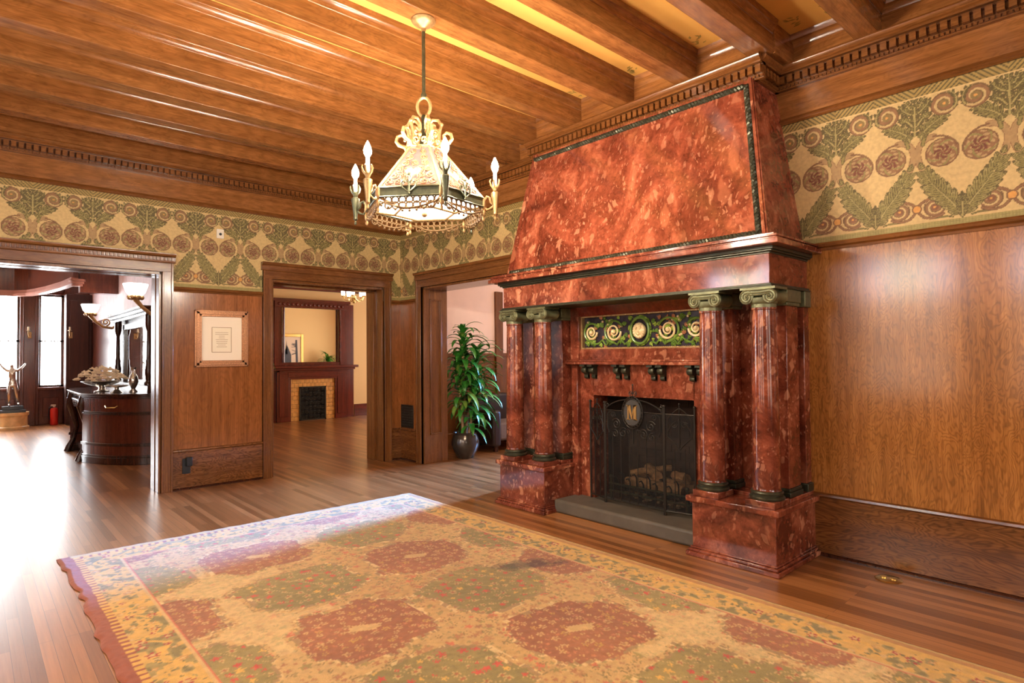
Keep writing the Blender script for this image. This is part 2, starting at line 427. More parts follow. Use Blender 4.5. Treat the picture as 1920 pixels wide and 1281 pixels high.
# ------------------------------------------------------------------ mesh builder
class MB:
    def __init__(self):
        self.v, self.f, self.m, self.cur = [], [], [], 0

    def use(self, i):
        self.cur = i
        return self

    def add(self, vs, fs):
        k = len(self.v)
        self.v += [tuple(p) for p in vs]
        self.f += [tuple(i + k for i in f) for f in fs]
        self.m += [self.cur] * len(fs)
        return self

    def box(self, x0, x1, y0, y1, z0, z1):
        x0, x1 = min(x0, x1), max(x0, x1)
        y0, y1 = min(y0, y1), max(y0, y1)
        z0, z1 = min(z0, z1), max(z0, z1)
        return self.add([(x0, y0, z0), (x1, y0, z0), (x1, y1, z0), (x0, y1, z0), (x0, y0, z1), (x1, y0, z1), (x1, y1, z1), (x0, y1, z1)],
                        [(0, 3, 2, 1), (4, 5, 6, 7), (0, 1, 5, 4), (1, 2, 6, 5), (2, 3, 7, 6), (3, 0, 4, 7)])

    def hexa(self, p):
        return self.add(p, [(0, 3, 2, 1), (4, 5, 6, 7), (0, 1, 5, 4), (1, 2, 6, 5), (2, 3, 7, 6), (3, 0, 4, 7)])

    def prism(self, poly, vec):
        n = len(poly)
        vec = Vector(vec)
        a = [Vector(p) for p in poly]
        nrm = Vector((0, 0, 0))
        for i in range(n):
            nrm += a[i].cross(a[(i + 1) % n])
        if nrm.dot(vec) > 0:
            a.reverse()
        vs = a + [p + vec for p in a]
        fs = [tuple(range(n)), tuple(range(2 * n - 1, n - 1, -1))]
        for i in range(n):
            j = (i + 1) % n
            fs.append((j, i, i + n, j + n))
        return self.add(vs, fs)

    def lathe(self, prof, c=(0, 0, 0), n=24, axis='z', a0=0.0, a1=2 * PI, sx=1.0, sy=1.0):
        full = abs(a1 - a0 - 2 * PI) < 1e-6
        k = n if full else n + 1
        vs = []
        for r, z in prof:
            for i in range(k):
                t = a0 + (a1 - a0) * i / n
                p = (r * math.cos(t) * sx, r * math.sin(t) * sy, z)
                if axis == 'x':
                    p = (p[2], p[0], p[1])
                elif axis == 'y':
                    p = (p[1], p[2], p[0])
                vs.append((c[0] + p[0], c[1] + p[1], c[2] + p[2]))
        fs = []
        for j in range(len(prof) - 1):
            for i in range(n):
                i2 = (i + 1) % k
                fs.append((j * k + i, j * k + i2, (j + 1) * k + i2, (j + 1) * k + i))
        if full and prof[0][0] > 1e-5:
            fs.append(tuple(range(k - 1, -1, -1)))
        if full and prof[-1][0] > 1e-5:
            b_ = (len(prof) - 1) * k
            fs.append(tuple(b_ + i for i in range(k)))
        return self.add(vs, fs)

    def ball(self, c, r, n=10, sx=1, sy=1, sz=1):
        prof = [(max(1e-6, r * math.sin(PI * i / n)), -r * sz * math.cos(PI * i / n)) for i in range(n + 1)]
        return self.lathe(prof, c, max(8, n + 2), sx=sx, sy=sy)

    def tube(self, path, r, n=7, closed=False):
        P = [Vector(p) for p in path]
        k = len(P)
        R = r if hasattr(r, '__len__') else [r] * k
        up = None
        vs = []
        for i in range(k):
            if closed:
                t = P[(i + 1) % k] - P[i - 1]
            else:
                t = P[min(i + 1, k - 1)] - P[max(i - 1, 0)]
            if t.length < 1e-9:
                t = Vector((0, 0, 1))
            t.normalize()
            if up is None:
                up = Vector((0, 0, 1)) if abs(t.z) < 0.9 else Vector((1, 0, 0))
            s = t.cross(up)
            if s.length < 1e-6:
                s = t.orthogonal()
            s.normalize()
            up = s.cross(t).normalized()
            for j in range(n):
                a = 2 * PI * j / n
                vs.append(P[i] + (s * math.cos(a) + up * math.sin(a)) * R[i])
        fs = []
        for i in range(k if closed else k - 1):
            i2 = (i + 1) % k
            for j in range(n):
                j2 = (j + 1) % n
                fs.append((i * n + j, i * n + j2, i2 * n + j2, i2 * n + j))
        if not closed:
            fs.append(tuple(range(n - 1, -1, -1)))
            fs.append(tuple((k - 1) * n + j for j in range(n)))
        return self.add(vs, fs)

    def build(self, name, mats, parent=None, loc=None, bevel=0.0, smooth=35, solid=0.0):
        if not isinstance(mats, (list, tuple)):
            mats = [mats]
        if loc is None:
            loc = tuple(parent_loc(parent)) if parent else (0, 0, 0)
        l = Vector(loc)
        me = bpy.data.meshes.new(name)
        me.from_pydata([tuple(Vector(p) - l) for p in self.v], [], self.f)
        for mm in mats:
            me.materials.append(mm)
        me.polygons.foreach_set('material_index', self.m)
        me.update()
        if smooth:
            me.polygons.foreach_set('use_smooth', [True] * len(me.polygons))
            me.set_sharp_from_angle(angle=math.radians(smooth))
        o = bpy.data.objects.new(name, me)
        COL.objects.link(o)
        if parent:
            o.parent = parent
            o.location = l - parent_loc(parent)
        else:
            o.location = l
        if bevel:
            bv = o.modifiers.new('edge', 'BEVEL')
            bv.width = bevel
            bv.segments = 2
            bv.limit_method = 'ANGLE'
            bv.angle_limit = math.radians(40)
        if solid:
            so = o.modifiers.new('thickness', 'SOLIDIFY')
            so.thickness = solid
        return o


def parent_loc(p):
    v = Vector((0, 0, 0))
    while p:
        v += p.location
        p = p.parent
    return v


def tag(o, label, cat, group=None):
    o['label'] = label
    o['category'] = cat
    if group:
        o['group'] = group
    return o


def thing(name, loc, label, cat, group=None):
    o = bpy.data.objects.new(name, None)
    COL.objects.link(o)
    o.location = loc
    o.empty_display_size = 0.1
    return tag(o, label, cat, group)


def struct(o):
    o['kind'] = 'structure'
    return o


def copy_tree(o, parent=None):
    c = o.copy()
    COL.objects.link(c)
    if parent:
        c.parent = parent
    for ch in [x for x in bpy.data.objects if x.parent == o]:
        copy_tree(ch, c)
    return c


def grid_color(name, nu, nv, o0, eu, ev, cols, mat, parent=None, loc=(0, 0, 0), disp=None, keep=None):
    """a (nu+1)x(nv+1) vertex grid carrying a pattern colour per vertex"""
    o0, eu, ev = np.array(o0, float) - np.array(loc, float), np.array(eu, float), np.array(ev, float)
    U, V = np.meshgrid(np.linspace(0, 1, nu + 1), np.linspace(0, 1, nv + 1), indexing='xy')
    P = o0 + U[..., None] * eu + V[..., None] * ev
    if disp is not None:
        P = P + disp
    P = P.reshape(-1, 3)
    idx = np.arange((nu + 1) * (nv + 1)).reshape(nv + 1, nu + 1)
    q = np.stack([idx[:-1, :-1], idx[:-1, 1:], idx[1:, 1:], idx[1:, :-1]], -1).reshape(-1, 4)
    if keep is not None:
        q = q[keep(P[q].mean(1))]
    me = bpy.data.meshes.new(name)
    me.vertices.add(len(P))
    me.vertices.foreach_set('co', P.astype(np.float32).ravel())
    me.loops.add(q.size)
    me.loops.foreach_set('vertex_index', q.ravel().astype(np.int32))
    me.polygons.add(len(q))
    me.polygons.foreach_set('loop_start', (np.arange(len(q)) * 4).astype(np.int32))
    me.update(calc_edges=True)
    at = me.color_attributes.new('Col', 'FLOAT_COLOR', 'POINT')
    c4 = np.ones((len(P), 4), np.float32)
    c4[:, :3] = cols.reshape(-1, 3)
    at.data.foreach_set('color', c4.ravel())
    me.materials.append(mat)
    me.validate()
    o = bpy.data.objects.new(name, me)
    COL.objects.link(o)
    o.location = loc
    return o


def L3(r, g, b):
    return np.array(lin(r, g, b)[:3])


# ------------------------------------------------------------------ wallpaper pattern (scrolling acanthus), computed on one repeat
def bez(p, n=40):
    p = np.array(p, float)
    t = np.linspace(0, 1, n)[:, None]
    if len(p) == 4:
        return (1 - t) ** 3 * p[0] + 3 * (1 - t) ** 2 * t * p[1] + 3 * (1 - t) * t * t * p[2] + t ** 3 * p[3]
    return (1 - t) ** 2 * p[0] + 2 * (1 - t) * t * p[1] + t * t * p[2]


def polyd(P, pts):
    best = np.full(P.shape[:-1], 9.0)
    tt = np.zeros(P.shape[:-1])
    sg = np.zeros(P.shape[:-1])
    n = len(pts) - 1
    for i in range(n):
        a, b_ = pts[i], pts[i + 1]
        ab = b_ - a
        l2 = (ab ** 2).sum() + 1e-12
        t = np.clip(((P - a) @ ab) / l2, 0, 1)
        q = P - (a + t[..., None] * ab)
        d = np.sqrt((q ** 2).sum(-1))
        k = d < best
        best = np.where(k, d, best)
        tt = np.where(k, (i + t) / n, tt)
        sg = np.where(k, np.sign(ab[0] * q[..., 1] - ab[1] * q[..., 0]), sg)
    return best, tt, sg


def wallpaper_tile(ground, green, dgreen, lgreen, brown, maroon, gold):
    du = 0.0025
    us, vs = np.arange(0, 0.2475 + du, du), np.arange(0, 0.97 + du, du)
    U, V = np.meshgrid(us, vs, indexing='xy')
    P = np.stack([U, V], -1)
    C = np.ones(U.shape + (3,)) * ground
    def put(mask, col):
        C[mask] = col
    def leaf(pts, w, lobes):
        """acanthus: overlapping pointed lobes set along a midrib"""
        n = len(pts) - 1
        for q in range(lobes + 1):
            t = 0.06 + 0.88 * q / lobes
            k0 = min(n - 1, int(t * n))
            p = pts[k0]
            d = pts[k0 + 1] - pts[k0]
            d = d / (np.hypot(*d) + 1e-9)
            L = w * (math.sin(PI * (0.16 + 0.74 * t)) ** 0.7) * 1.45
            for sd in ((1, -1) if q < lobes else (0,)):
                a = sd * math.radians(52 - 22 * t)
                e = np.array([d[0] * math.cos(a) - d[1] * math.sin(a), d[0] * math.sin(a) + d[1] * math.cos(a)])
                rel = P - p
                al = rel @ e / L
                ac = np.abs(rel[..., 0] * -e[1] + rel[..., 1] * e[0])
                wid = L * 0.36 * np.sqrt(np.clip(np.sin(PI * np.clip(al, 0, 1) ** 0.8), 0, 1)) * (1 - 0.35 * np.clip(al, 0, 1))
                k = (al > 0) & (al < 1) & (ac < wid)
                put(k, green)
                put(k & (al > 0.55) & (ac < wid * 0.7), lgreen)
                put(k & (np.abs(ac - wid * 0.45) < 0.0016), dgreen)
                put(k & ((ac > wid - 0.0038) | (ac < 0.0020)), dgreen)
        d, t, s = polyd(P, pts)
        put(d < 0.0050 * (1.2 - t), lgreen)
        put((d < 0.0068 * (1.2 - t)) & (d > 0.0046 * (1.2 - t)), dgreen)
    def stem(pts, w, col, edge):
        d, t, s = polyd(P, pts)
        put(d < w, edge)
        put(d < w - 0.004, col)
    def volute(c, R, turns, ring, core, lightring):
        d = np.hypot(U - c[0], V - c[1])
        a = np.arctan2(V - c[1], U - c[0])
        k = d < R
        ph = (d / R * turns + a / (2 * PI)) % 1.0
        put(k, ring)
        put(k & (ph < 0.34), lightring)
        put(k & (ph > 0.82), dgreen * 0.6 + brown * 0.4)
        put(d < R * 0.36, core)
        put(d < R * 0.12, gold)
        put(k & (d > R - 0.006), brown * 0.7)
    def rosette(c, R):
        d = np.hypot(U - c[0], V - c[1])
        a = np.arctan2(V - c[1], U - c[0])
        k = d < R
        put(k, brown)
        pet = (np.sin(a * 7 + d * 60) * np.cos(d * 150)) > 0.15
        put(k & pet, ground * 0.5 + brown * 0.5)
        put(k & (np.sin(a * 5 - d * 110) > 0.75), green)
        put(k & (d < R * 0.5) & (np.sin(a * 6 + d * 160) > -0.2), maroon)
        put(k & (d > R - 0.008), brown * 0.75)
    # lower scrolls between the hearts
    volute((0.147, 0.135), 0.062, 2.2, brown, maroon * 0.5 + brown * 0.5, ground * 0.95)
    stem(bez([(0.245, 0.135), (0.222, 0.205), (0.12, 0.215), (0.085, 0.14)]), 0.010, brown, brown * 0.7)
    stem(bez([(0.05, 0.055), (0.10, 0.075), (0.16, 0.05), (0.2, 0.07)]), 0.006, green, dgreen)
    stem(bez([(0.245, 0.135), (0.225, 0.06), (0.16, 0.05), (0.10, 0.085)]), 0.009, brown, brown * 0.7)
    d = np.hypot(U - 0.2475, V - 0.135)
    put(d < 0.03, brown * 0.8)
    put(d < 0.022, gold)
    # heart stems closing round the big rosettes
    stem(bez([(0.21, 0.40), (0.262, 0.50), (0.23, 0.60), (0.145, 0.60)]), 0.020, brown * 0.6 + ground * 0.4, brown)
    rosette((0.099, 0.485), 0.094)
    stem(bez([(0.145, 0.60), (0.07, 0.60), (0.0, 0.54), (0.015, 0.46)]), 0.006, brown, brown * 0.7)
    # upper volutes and the leaves that carry them
    stem(bez([(0.205, 0.56), (0.19, 0.66), (0.14, 0.70), (0.10, 0.73)]), 0.012, green, dgreen)
    leaf(bez([(0.215, 0.60), (0.20, 0.68), (0.12, 0.68), (0.055, 0.755)]), 0.048, 6)
    volute((0.082, 0.800), 0.076, 1.9, brown, maroon * 0.4 + green * 0.6, ground * 0.9)
    leaf(bez([(0.03, 0.76), (0.0, 0.80), (0.02, 0.86), (0.06, 0.87)]), 0.022, 4)
    # sprays standing between neighbours
    stem(bez([(0.2, 0.62), (0.235, 0.72), (0.2, 0.80), (0.165, 0.83)]), 0.006, green, dgreen)
    for q in ([(0.247, 0.63), (0.247, 0.70), (0.247, 0.78)], [(0.23, 0.70), (0.20, 0.75), (0.165, 0.76)], [(0.247, 0.76), (0.22, 0.82), (0.19, 0.88)], [(0.245, 0.74), (0.25, 0.82), (0.247, 0.90)], [(0.225, 0.78), (0.19, 0.80), (0.16, 0.85)]):
        leaf(bez(q), 0.030, 4)
    # the two big leaves of the heart and its foot
    leaf(bez([(0.004, 0.055), (0.06, 0.20), (0.17, 0.24), (0.222, 0.44)]), 0.068, 8)
    leaf(bez([(0.0, 0.05), (0.0, 0.12), (0.0, 0.20)]), 0.034, 4)
    # borders
    k = V < 0.042
    put(k, green * 0.9 + ground * 0.1)
    put(k & (np.sin((U + V) * 2 * PI / 0.033) * np.sin((U - V * 1.0) * 2 * PI / 0.033) > 0.2), lgreen)
    put((V > 0.038) & (V < 0.042), dgreen)
    k = V > 0.885
    put(k, green * 0.75 + gold * 0.25)
    put(k & (np.sin((U + V) * 2 * PI / 0.032) > 0.3), dgreen)
    put((V > 0.878) & (V < 0.886), ground * 1.1)
    return us, vs, C


def wallpaper_colors(tile, s, v, centre, pitch=0.495):
    us, vs, C = tile
    u = np.abs((s - centre + pitch / 2) % pitch - pitch / 2)
    iu = np.clip((u / us[1]).round().astype(int), 0, len(us) - 1)
    iv = np.clip((v / vs[1]).round().astype(int), 0, len(vs) - 1)
    return C[np.ix_(iv, iu)]


TILE_R = wallpaper_tile(L3(200, 168, 112), L3(140, 126, 72), L3(96, 83, 47), L3(162, 144, 88), L3(138, 100, 66), L3(116, 68, 48), L3(206, 146, 74))
TILE_B = TILE_R
M['wallpaper'] = attr_mat('scroll_wallpaper', 0.6, spec=0.35, bscale=40)


def wallpaper_strip(name, axis, s0, s1, plane, centre, step):
    nu, nv = int((s1 - s0) / step), int((Z_WP1 - Z_WP0) / step)
    s = np.linspace(s0, s1, nu + 1)
    v = np.linspace(0, 0.965, nv + 1)
    cols = wallpaper_colors(TILE_R, s, v, centre)
    h = Z_WP1 - Z_WP0
    if axis == 'x':     # faces -y
        o = grid_color(name, nu, nv, (s0, plane, Z_WP0), (s1 - s0, 0, 0), (0, 0, h), cols, M['wallpaper'], keep=lambda c: ~(((c[:, 0] > -0.9) & (c[:, 0] < 1.6) & (c[:, 2] < 2.5)) | ((c[:, 0] > 2.82) & (c[:, 0] < 4.41) & (c[:, 2] < 2.5))))
    else:               # faces -x : flip so that normals look into the room
        o = grid_color(name, nu, nv, (plane, s1, Z_WP0), (0, s0 - s1, 0), (0, 0, h), cols[:, ::-1], M['wallpaper'], keep=lambda c: ~((c[:, 1] > 5.1) & (c[:, 1] < 7.03) & (c[:, 2] < 2.48)))
    return struct(o)


# ------------------------------------------------------------------ the shell
def shell():
    f = MB().box(-6.2, 10.4, YF - 0.2, 18.6, -0.12, 0.0).build('floor', M['floor'])
    struct(f)
    # --- wall with the two openings (wall_back), the fireplace wall (wall_right) and the two unseen walls
    D1 = (-0.9, 1.60, 2.47)
    D2 = (2.82, 4.41, 2.485)
    w = MB()
    def piece(x0, x1, z0):
        for mi, a, c in ((0, 0, Z_RAIL), (1, Z_RAIL, Z_WP1), (2, Z_WP1, 3.97)):
            if c > z0:
                w.use(mi).box(x0, x1, YA, YA + WT, max(a, z0), c)
    piece(XL - 0.2, D1[0], 0)
    piece(D1[0], D1[1], D1[2])
    piece(D1[1], D2[0], 0)
    piece(D2[0], D2[1], D2[2])
    piece(D2[1], 5.10, 0)
    struct(w.build('wall_back', [M['panel_back'], M['wall_cream'], M['frieze_x']]))
    w = MB()
    def piece(y0, y1, z0, z1=3.97, x1=XB + 0.40):
        for mi, a, c in ((0, 0, Z_RAIL), (1, Z_RAIL, Z_WP1), (2, Z_WP1, 3.97)):
            a, c = max(a, z0), min(c, z1)
            if c > a:
                w.use(mi).box(XB, x1, y0, y1, a, c)
    piece(7.03, YA, 0)
    piece(5.10, 7.03, 2.46)
    piece(3.80, 5.10, 0)
    piece(2.66, 3.80, 1.2)
    piece(YF, 2.66, 0)
    struct(w.build('wall_right', [M['panel'], M['wall_cream'], M['frieze_y']]))
    # left wall and front wall with window holes
    def walled(name, axis, plane, out, a0, a1, wins):
        w = MB()
        def bx(s0, s1, z0, z1, mi):
            w.use(mi)
            lo, hi = (plane, plane + out)
            if axis == 'y':
                w.box(lo, hi, s0, s1, z0, z1)
            else:
                w.box(s0, s1, lo, hi, z0, z1)
        def stack(s0, s1, z0, z1):
            for mi, a, c in ((0, 0, Z_RAIL), (1, Z_RAIL, Z_WP1), (0, Z_WP1, 3.97)):
                a, c = max(a, z0), min(c, z1)
                if c > a:
                    bx(s0, s1, a, c, mi)
        cur = a0
        for s0, s1, z0, z1 in wins:
            stack(cur, s0, 0, 3.97)
            stack(s0, s1, 0, z0)
            stack(s0, s1, z1, 3.97)
            cur = s1
        stack(cur, a1, 0, 3.97)
        struct(w.build(name, [M['panel'], M['wall_cream']]))
    LW = [(0.2, 1.6, 0.75, 3.2), (2.3, 3.7, 0.75, 3.2), (4.6, 6.0, 0.75, 3.2)]
    FW = [(-1.2, 0.6, 0.75, 3.2), (1.6, 3.4, 0.75, 3.2)]  # unseen front windows, added for frontal fill on fireplace and back wall
    walled('wall_left', 'y', XL, -0.2, YF, YA, LW)
    walled('wall_front', 'x', YF, -0.2, XL - 0.2, 5.10, FW)
    n = 0
    for axis, plane, wins in (('y', XL - 0.1, LW), ('x', YF - 0.1, FW)):
        for s0, s1, z0, z1 in wins:
            n += 1
            g = MB()
            def bx(a, c, z, zz, d0, d1, mi):
                g.use(mi)
                if axis == 'y':
                    g.box(plane + d0, plane + d1, a, c, z, zz)
                else:
                    g.box(a, c, plane + d0, plane + d1, z, zz)
            zt = 2.42
            bx(s0, s1, z0, zt, -0.02, -0.01, 1)
            k = 5
            for i in range(k):
                a = s0 + (s1 - s0) * i / k
                bx(a, a + (s1 - s0) / k, zt, z1, -0.02, -0.01, (2, 4, 3, 4, 2)[i])
                bx(a - 0.008, a + 0.008, zt, z1, -0.012, 0.012, 0)
            for a in (s0, s1 - 0.07, (s0 + s1) / 2 - 0.02):
                bx(a, a + (0.07 if a != (s0 + s1) / 2 - 0.02 else 0.04), z0, z1, -0.012, 0.03, 0)
            for z in (z0, zt - 0.03, z1 - 0.07, (z0 + zt) / 2 - 0.02):
                bx(s0, s1, z, z + 0.06, -0.012, 0.03, 0)
            struct(g.build('window_%d' % n, [M['oak_z'], M['pane_room'], M['pane_violet'], M['pane_green'], M['pane_top']]))
    # ceiling: painted canvas with stencilled corners near the fireplace wall
    c = MB().box(XL - 0.2, 5.1, YF - 0.2, YA + WT, ZC, ZC + 0.1)
    c.use(1)
    rnd = random.Random(3)
    for k in range(-7, 7):
        y0, y1 = FPC + 0.615 * k + 0.135, FPC + 0.615 * (k + 1) - 0.135
        ch = k in (-2, -1, 0, 1)
        xe = 4.24 if ch else 4.54
        for side in (0, 1):
            for i in range(9):
                d = rnd.uniform(0.0, 0.16)
                a = rnd.uniform(0.0, 0.10)
                yy = (y1 - a) if side else (y0 + a)
                xx = xe - d
                r = rnd.uniform(0.018, 0.035)
                th = rnd.uniform(0, PI)
                c.add([(xx + r * math.cos(th), yy + r * math.sin(th), ZC - 0.0015), (xx - 0.4 * r * math.sin(th), yy + 0.4 * r * math.cos(th), ZC - 0.0015), (xx - r * math.cos(th), yy - r * math.sin(th), ZC - 0.0015), (xx + 0.4 * r * math.sin(th), yy - 0.4 * r * math.cos(th), ZC - 0.0015)], [(0, 1, 2, 3)])
    struct(c.build('ceiling', [M['canvas'], M['leafpaint']]))
    # wallpaper bands
    wallpaper_strip('wall_back_paper', 'x', XL, XB, YA - 0.003, 0.712, 0.006)
    wallpaper_strip('wall_right_paper', 'y', -0.6, 2.1, XB - 0.003, 1.374, 0.0042)
    wallpaper_strip('wall_right_far_paper', 'y', 4.3, YA, XB - 0.003, 1.374, 0.006)
    wallpaper_strip('wall_right_near_paper', 'y', YF, -0.6, XB - 0.003, 1.374, 0.010)
    # chimney breast above the cornice
    struct(MB().box(4.36, XB, 2.06, 4.38, 3.60, 3.94).build('wall_chimney', M['frieze_y']))


def run_boxes(mb, axis, pos, s0, s1, boxes):
    for d0, d1, z0, z1 in boxes:
        if axis == 'x':
            mb.box(s0, s1, pos - d1, pos - d0, z0, z1)
        else:
            mb.box(pos - d1, pos - d0, s0, s1, z0, z1)


def run_profile(mb, axis, pos, s0, s1, prof):
    """prof: (d, z) outline, extruded along the wall; d is measured into the room"""
    if axis == 'x':
        mb.prism([(s0, pos - d, z) for d, z in prof], (s1 - s0, 0, 0))
    else:
        mb.prism([(pos - d, s0, z) for d, z in prof], (0, s1 - s0, 0))


CROWN = [(0.0, 3.640), (0.085, 3.640), (0.085, 3.652), (0.098, 3.660), (0.112, 3.672), (0.118, 3.686), (0.112, 3.700), (0.0, 3.700)]


def cornice(name, axis, pos, s0, s1, mat, beads=True):
    c = MB()
    run_profile(c, axis, pos, s0, s1, CROWN)
    run_boxes(c, axis, pos, s0, s1, [(0, 0.035, 3.535, 3.645), (0, 0.05, 3.628, 3.645)])
    n = int(round((s1 - s0) / 0.0575))
    st = (s1 - s0) / n
    for i in range(n):
        a = s0 + st * i
        run_boxes(c, axis, pos, a + st * 0.16, a + st * 0.84, [(0.03, 0.075, 3.572, 3.630)])
    n2 = n * 2
    st = (s1 - s0) / n2
    for i in range(n2):
        a = s0 + st * i
        run_boxes(c, axis, pos, a + st * 0.18, a + st * 0.82, [(0.03, 0.048, 3.545, 3.563)])
    return struct(c.build(name, mat, smooth=30))


def shell_trim():
    n = [0]
    def nm():
        n[0] += 1
        return 'trim_%d' % n[0]
    # cornices round the room and round the chimney hood
    cornice(nm(), 'x', YA, XL, XB, M['oak_x'])
    cornice(nm(), 'y', XB, YF, 2.06, M['oak_y'])
    cornice(nm(), 'y', XB, 4.38, YA, M['oak_y'])
    cornice(nm(), 'y', 4.36, 1.975, 4.465, M['oak_y'])
    for ya, sgn in ((2.06, -1), (4.38, 1)):
        c = MB()
        def bx(x0, x1, d0, d1, z0, z1):
            c.box(x0, x1, ya + sgn * d0, ya + sgn * d1, z0, z1)
        c.prism([(4.30, ya + sgn * d, z) for d, z in CROWN], (0.35, 0, 0))
        bx(4.34, 4.70, 0, 0.035, 3.535, 3.645)
        for i in range(6):
            bx(4.33 + i * 0.0575 + 0.01, 4.33 + i * 0.0575 + 0.049, 0.03, 0.075, 3.572, 3.630)
        for i in range(12):
            bx(4.33 + i * 0.0287 + 0.005, 4.33 + i * 0.0287 + 0.023, 0.03, 0.048, 3.545, 3.563)
        struct(c.build(nm(), M['oak_x'], smooth=30))
    # picture mould under the frieze, rail over the panels, base cap and baseboard
    MOULD = [(0, 3.268), (0.018, 3.268), (0.03, 3.282), (0.03, 3.298), (0.016, 3.318), (0, 3.318)]
    RAIL = [(0, 2.255), (0.012, 2.255), (0.016, 2.272), (0.034, 2.284), (0.04, 2.300), (0.036, 2.312), (0, 2.316)]
    CAP = [(0, 0.425), (0.016, 0.428), (0.026, 0.440), (0.022, 0.455), (0, 0.463)]
    for axis, pos, a, c, mat in (('x', YA, XL, XB, 'oak_x'), ('y', XB, YF, 2.03, 'oak_y'), ('y', XB, 4.42, YA, 'oak_y')):
        t = MB()
        run_profile(t, axis, pos, a, c, MOULD)
        struct(t.build(nm(), M['mahog_x'] if False else M[mat]))
    seg = [('x', YA, 1.72, 2.72, 'oak_x'), ('x', YA, 4.52, XB, 'oak_x'), ('y', XB, 7.20, YA, 'oak_y'), ('y', XB, YF, 1.86, 'oak_y'), ('y', XB, 4.60, 4.97, 'oak_y'), ('x', YA, XL, -1.03, 'oak_x')]
    for i, (axis, pos, a, c, mat) in enumerate(seg):
        t = MB()
        run_profile(t, axis, pos, a, c, RAIL)
        struct(t.build(nm(), M[mat]))
        t = MB()
        run_boxes(t, axis, pos, a, c, [(0, 0.014, 0.026, 0.432)])
        t.use(1)
        run_profile(t, axis, pos, a, c, [(0, 0), (0.024, 0), (0.024, 0.010), (0.016, 0.020), (0, 0.026)])
        t.use(0)
        run_profile(t, axis, pos, a, c, CAP)
        struct(t.build('baseboard_%s' % ('back', 'corner', 'right_far', 'right', 'chimney', 'back_far')[i], [M[mat + '_base'], M['walnut']]))
    # beams with a small crown against the canvas
    for k in range(-10, 8):
        y = FPC + 0.615 * k
        if y < YF + 0.1 or y > YA - 0.15:
            continue
        ch = 1.95 < y < 4.5
        xe = 4.36 if ch else XB
        b_ = MB().box(XL, xe, y - 0.074, y + 0.074, BEAM_Z, ZC)
        for sg in (-1, 1):
            b_.prism([(XL, y + sg * d, z) for d, z in ((0.07, 3.842), (0.080, 3.845), (0.084, 3.862), (0.098, 3.884), (0.112, 3.892), (0.116, 3.912), (0.124, 3.93), (0.07, 3.93))], (xe - XL, 0, 0))
        struct(b_.build('ceiling_beam', M['beam'], bevel=0.004))
    # boards and crown closing each bay against the walls
    t = MB()
    for k in range(-10, 8):
        y0, y1 = FPC + 0.615 * k + 0.074, FPC + 0.615 * (k + 1) - 0.074
        if y0 < YF or y0 > YA:
            continue
        y1 = min(y1, YA)
        xe = 4.36 if 1.95 < (y0 + y1) / 2 < 4.5 else XB
        t.box(xe - 0.012, xe + 0.001, y0, y1, 3.70, 3.86)
        t.prism([(xe - d, y0, z) for d, z in ((0.0, 3.842), (0.016, 3.845), (0.022, 3.862), (0.040, 3.884), (0.055, 3.892), (0.06, 3.912), (0.07, 3.93), (0, 3.93))], (0, y1 - y0, 0))
    struct(t.build(nm(), M['frieze_y']))
    t = MB().box(XL, XB, YA - 0.06, YA + 0.01, 3.70, ZC)
    struct(t.build(nm(), M['beam']))
    # dark return where the beam over the chimney corner dies into the wall
    t = MB().box(4.36, XB, 1.905, 2.06, 3.70, ZC)
    struct(t.build(nm(), M['beam']))
    # --- door casings
    def casing(name, axis, pos, a, c, zt, dent, cut=None):
        """architrave round an opening from a to c with a crowned head"""
        t = MB()
        w = 0.112
        for s0, s1, inner in ((a - w, a, 1), (c, c + w, 0)):
            if cut is not None and s0 < cut:
                continue
            run_boxes(t, axis, pos, s0, s1, [(0, 0.030, 0, zt + 0.10)])
            e0, e1 = (s0, s0 + 0.022) if inner else (s1 - 0.022, s1)
            run_boxes(t, axis, pos, e0, e1, [(0.0, 0.046, 0, zt + 0.10)])
            i0, i1 = (s1 - 0.018, s1) if inner else (s0, s0 + 0.018)
            run_boxes(t, axis, pos, i0, i1, [(0.0, 0.040, 0, zt)])
        t.use(1)
        A, Cc = a - w, c + w
        run_boxes(t, axis, pos, A, Cc, [(0, 0.032, zt, zt + 0.10), (0, 0.040, zt, zt + 0.018)])
        run_profile(t, axis, pos, A - 0.02, Cc + 0.02, [(0, zt + 0.10), (0.045, zt + 0.10), (0.05, zt + 0.118), (0.05, zt + 0.165), (0.068, zt + 0.172), (0.078, zt + 0.192), (0.078, zt + 0.205), (0, zt + 0.205)])
        if dent:
            n_ = int((Cc - A) / 0.036)
            for i in range(n_):
                s = A + (Cc - A) * (i + 0.5) / n_
                run_boxes(t, axis, pos, s - 0.012, s + 0.012, [(0.04, 0.066, zt + 0.122, zt + 0.162)])
        return struct(t.build(name, [M['oak_z'], M['oak_' + axis]], bevel=0.003))
    casing('door_1', 'x', YA, -0.9, 1.60, 2.47, True)
    casing('door_2', 'x', YA, 2.82, 4.41, 2.485, False)
    casing('door_3', 'y', XB, 5.10, 7.03, 2.46, False)
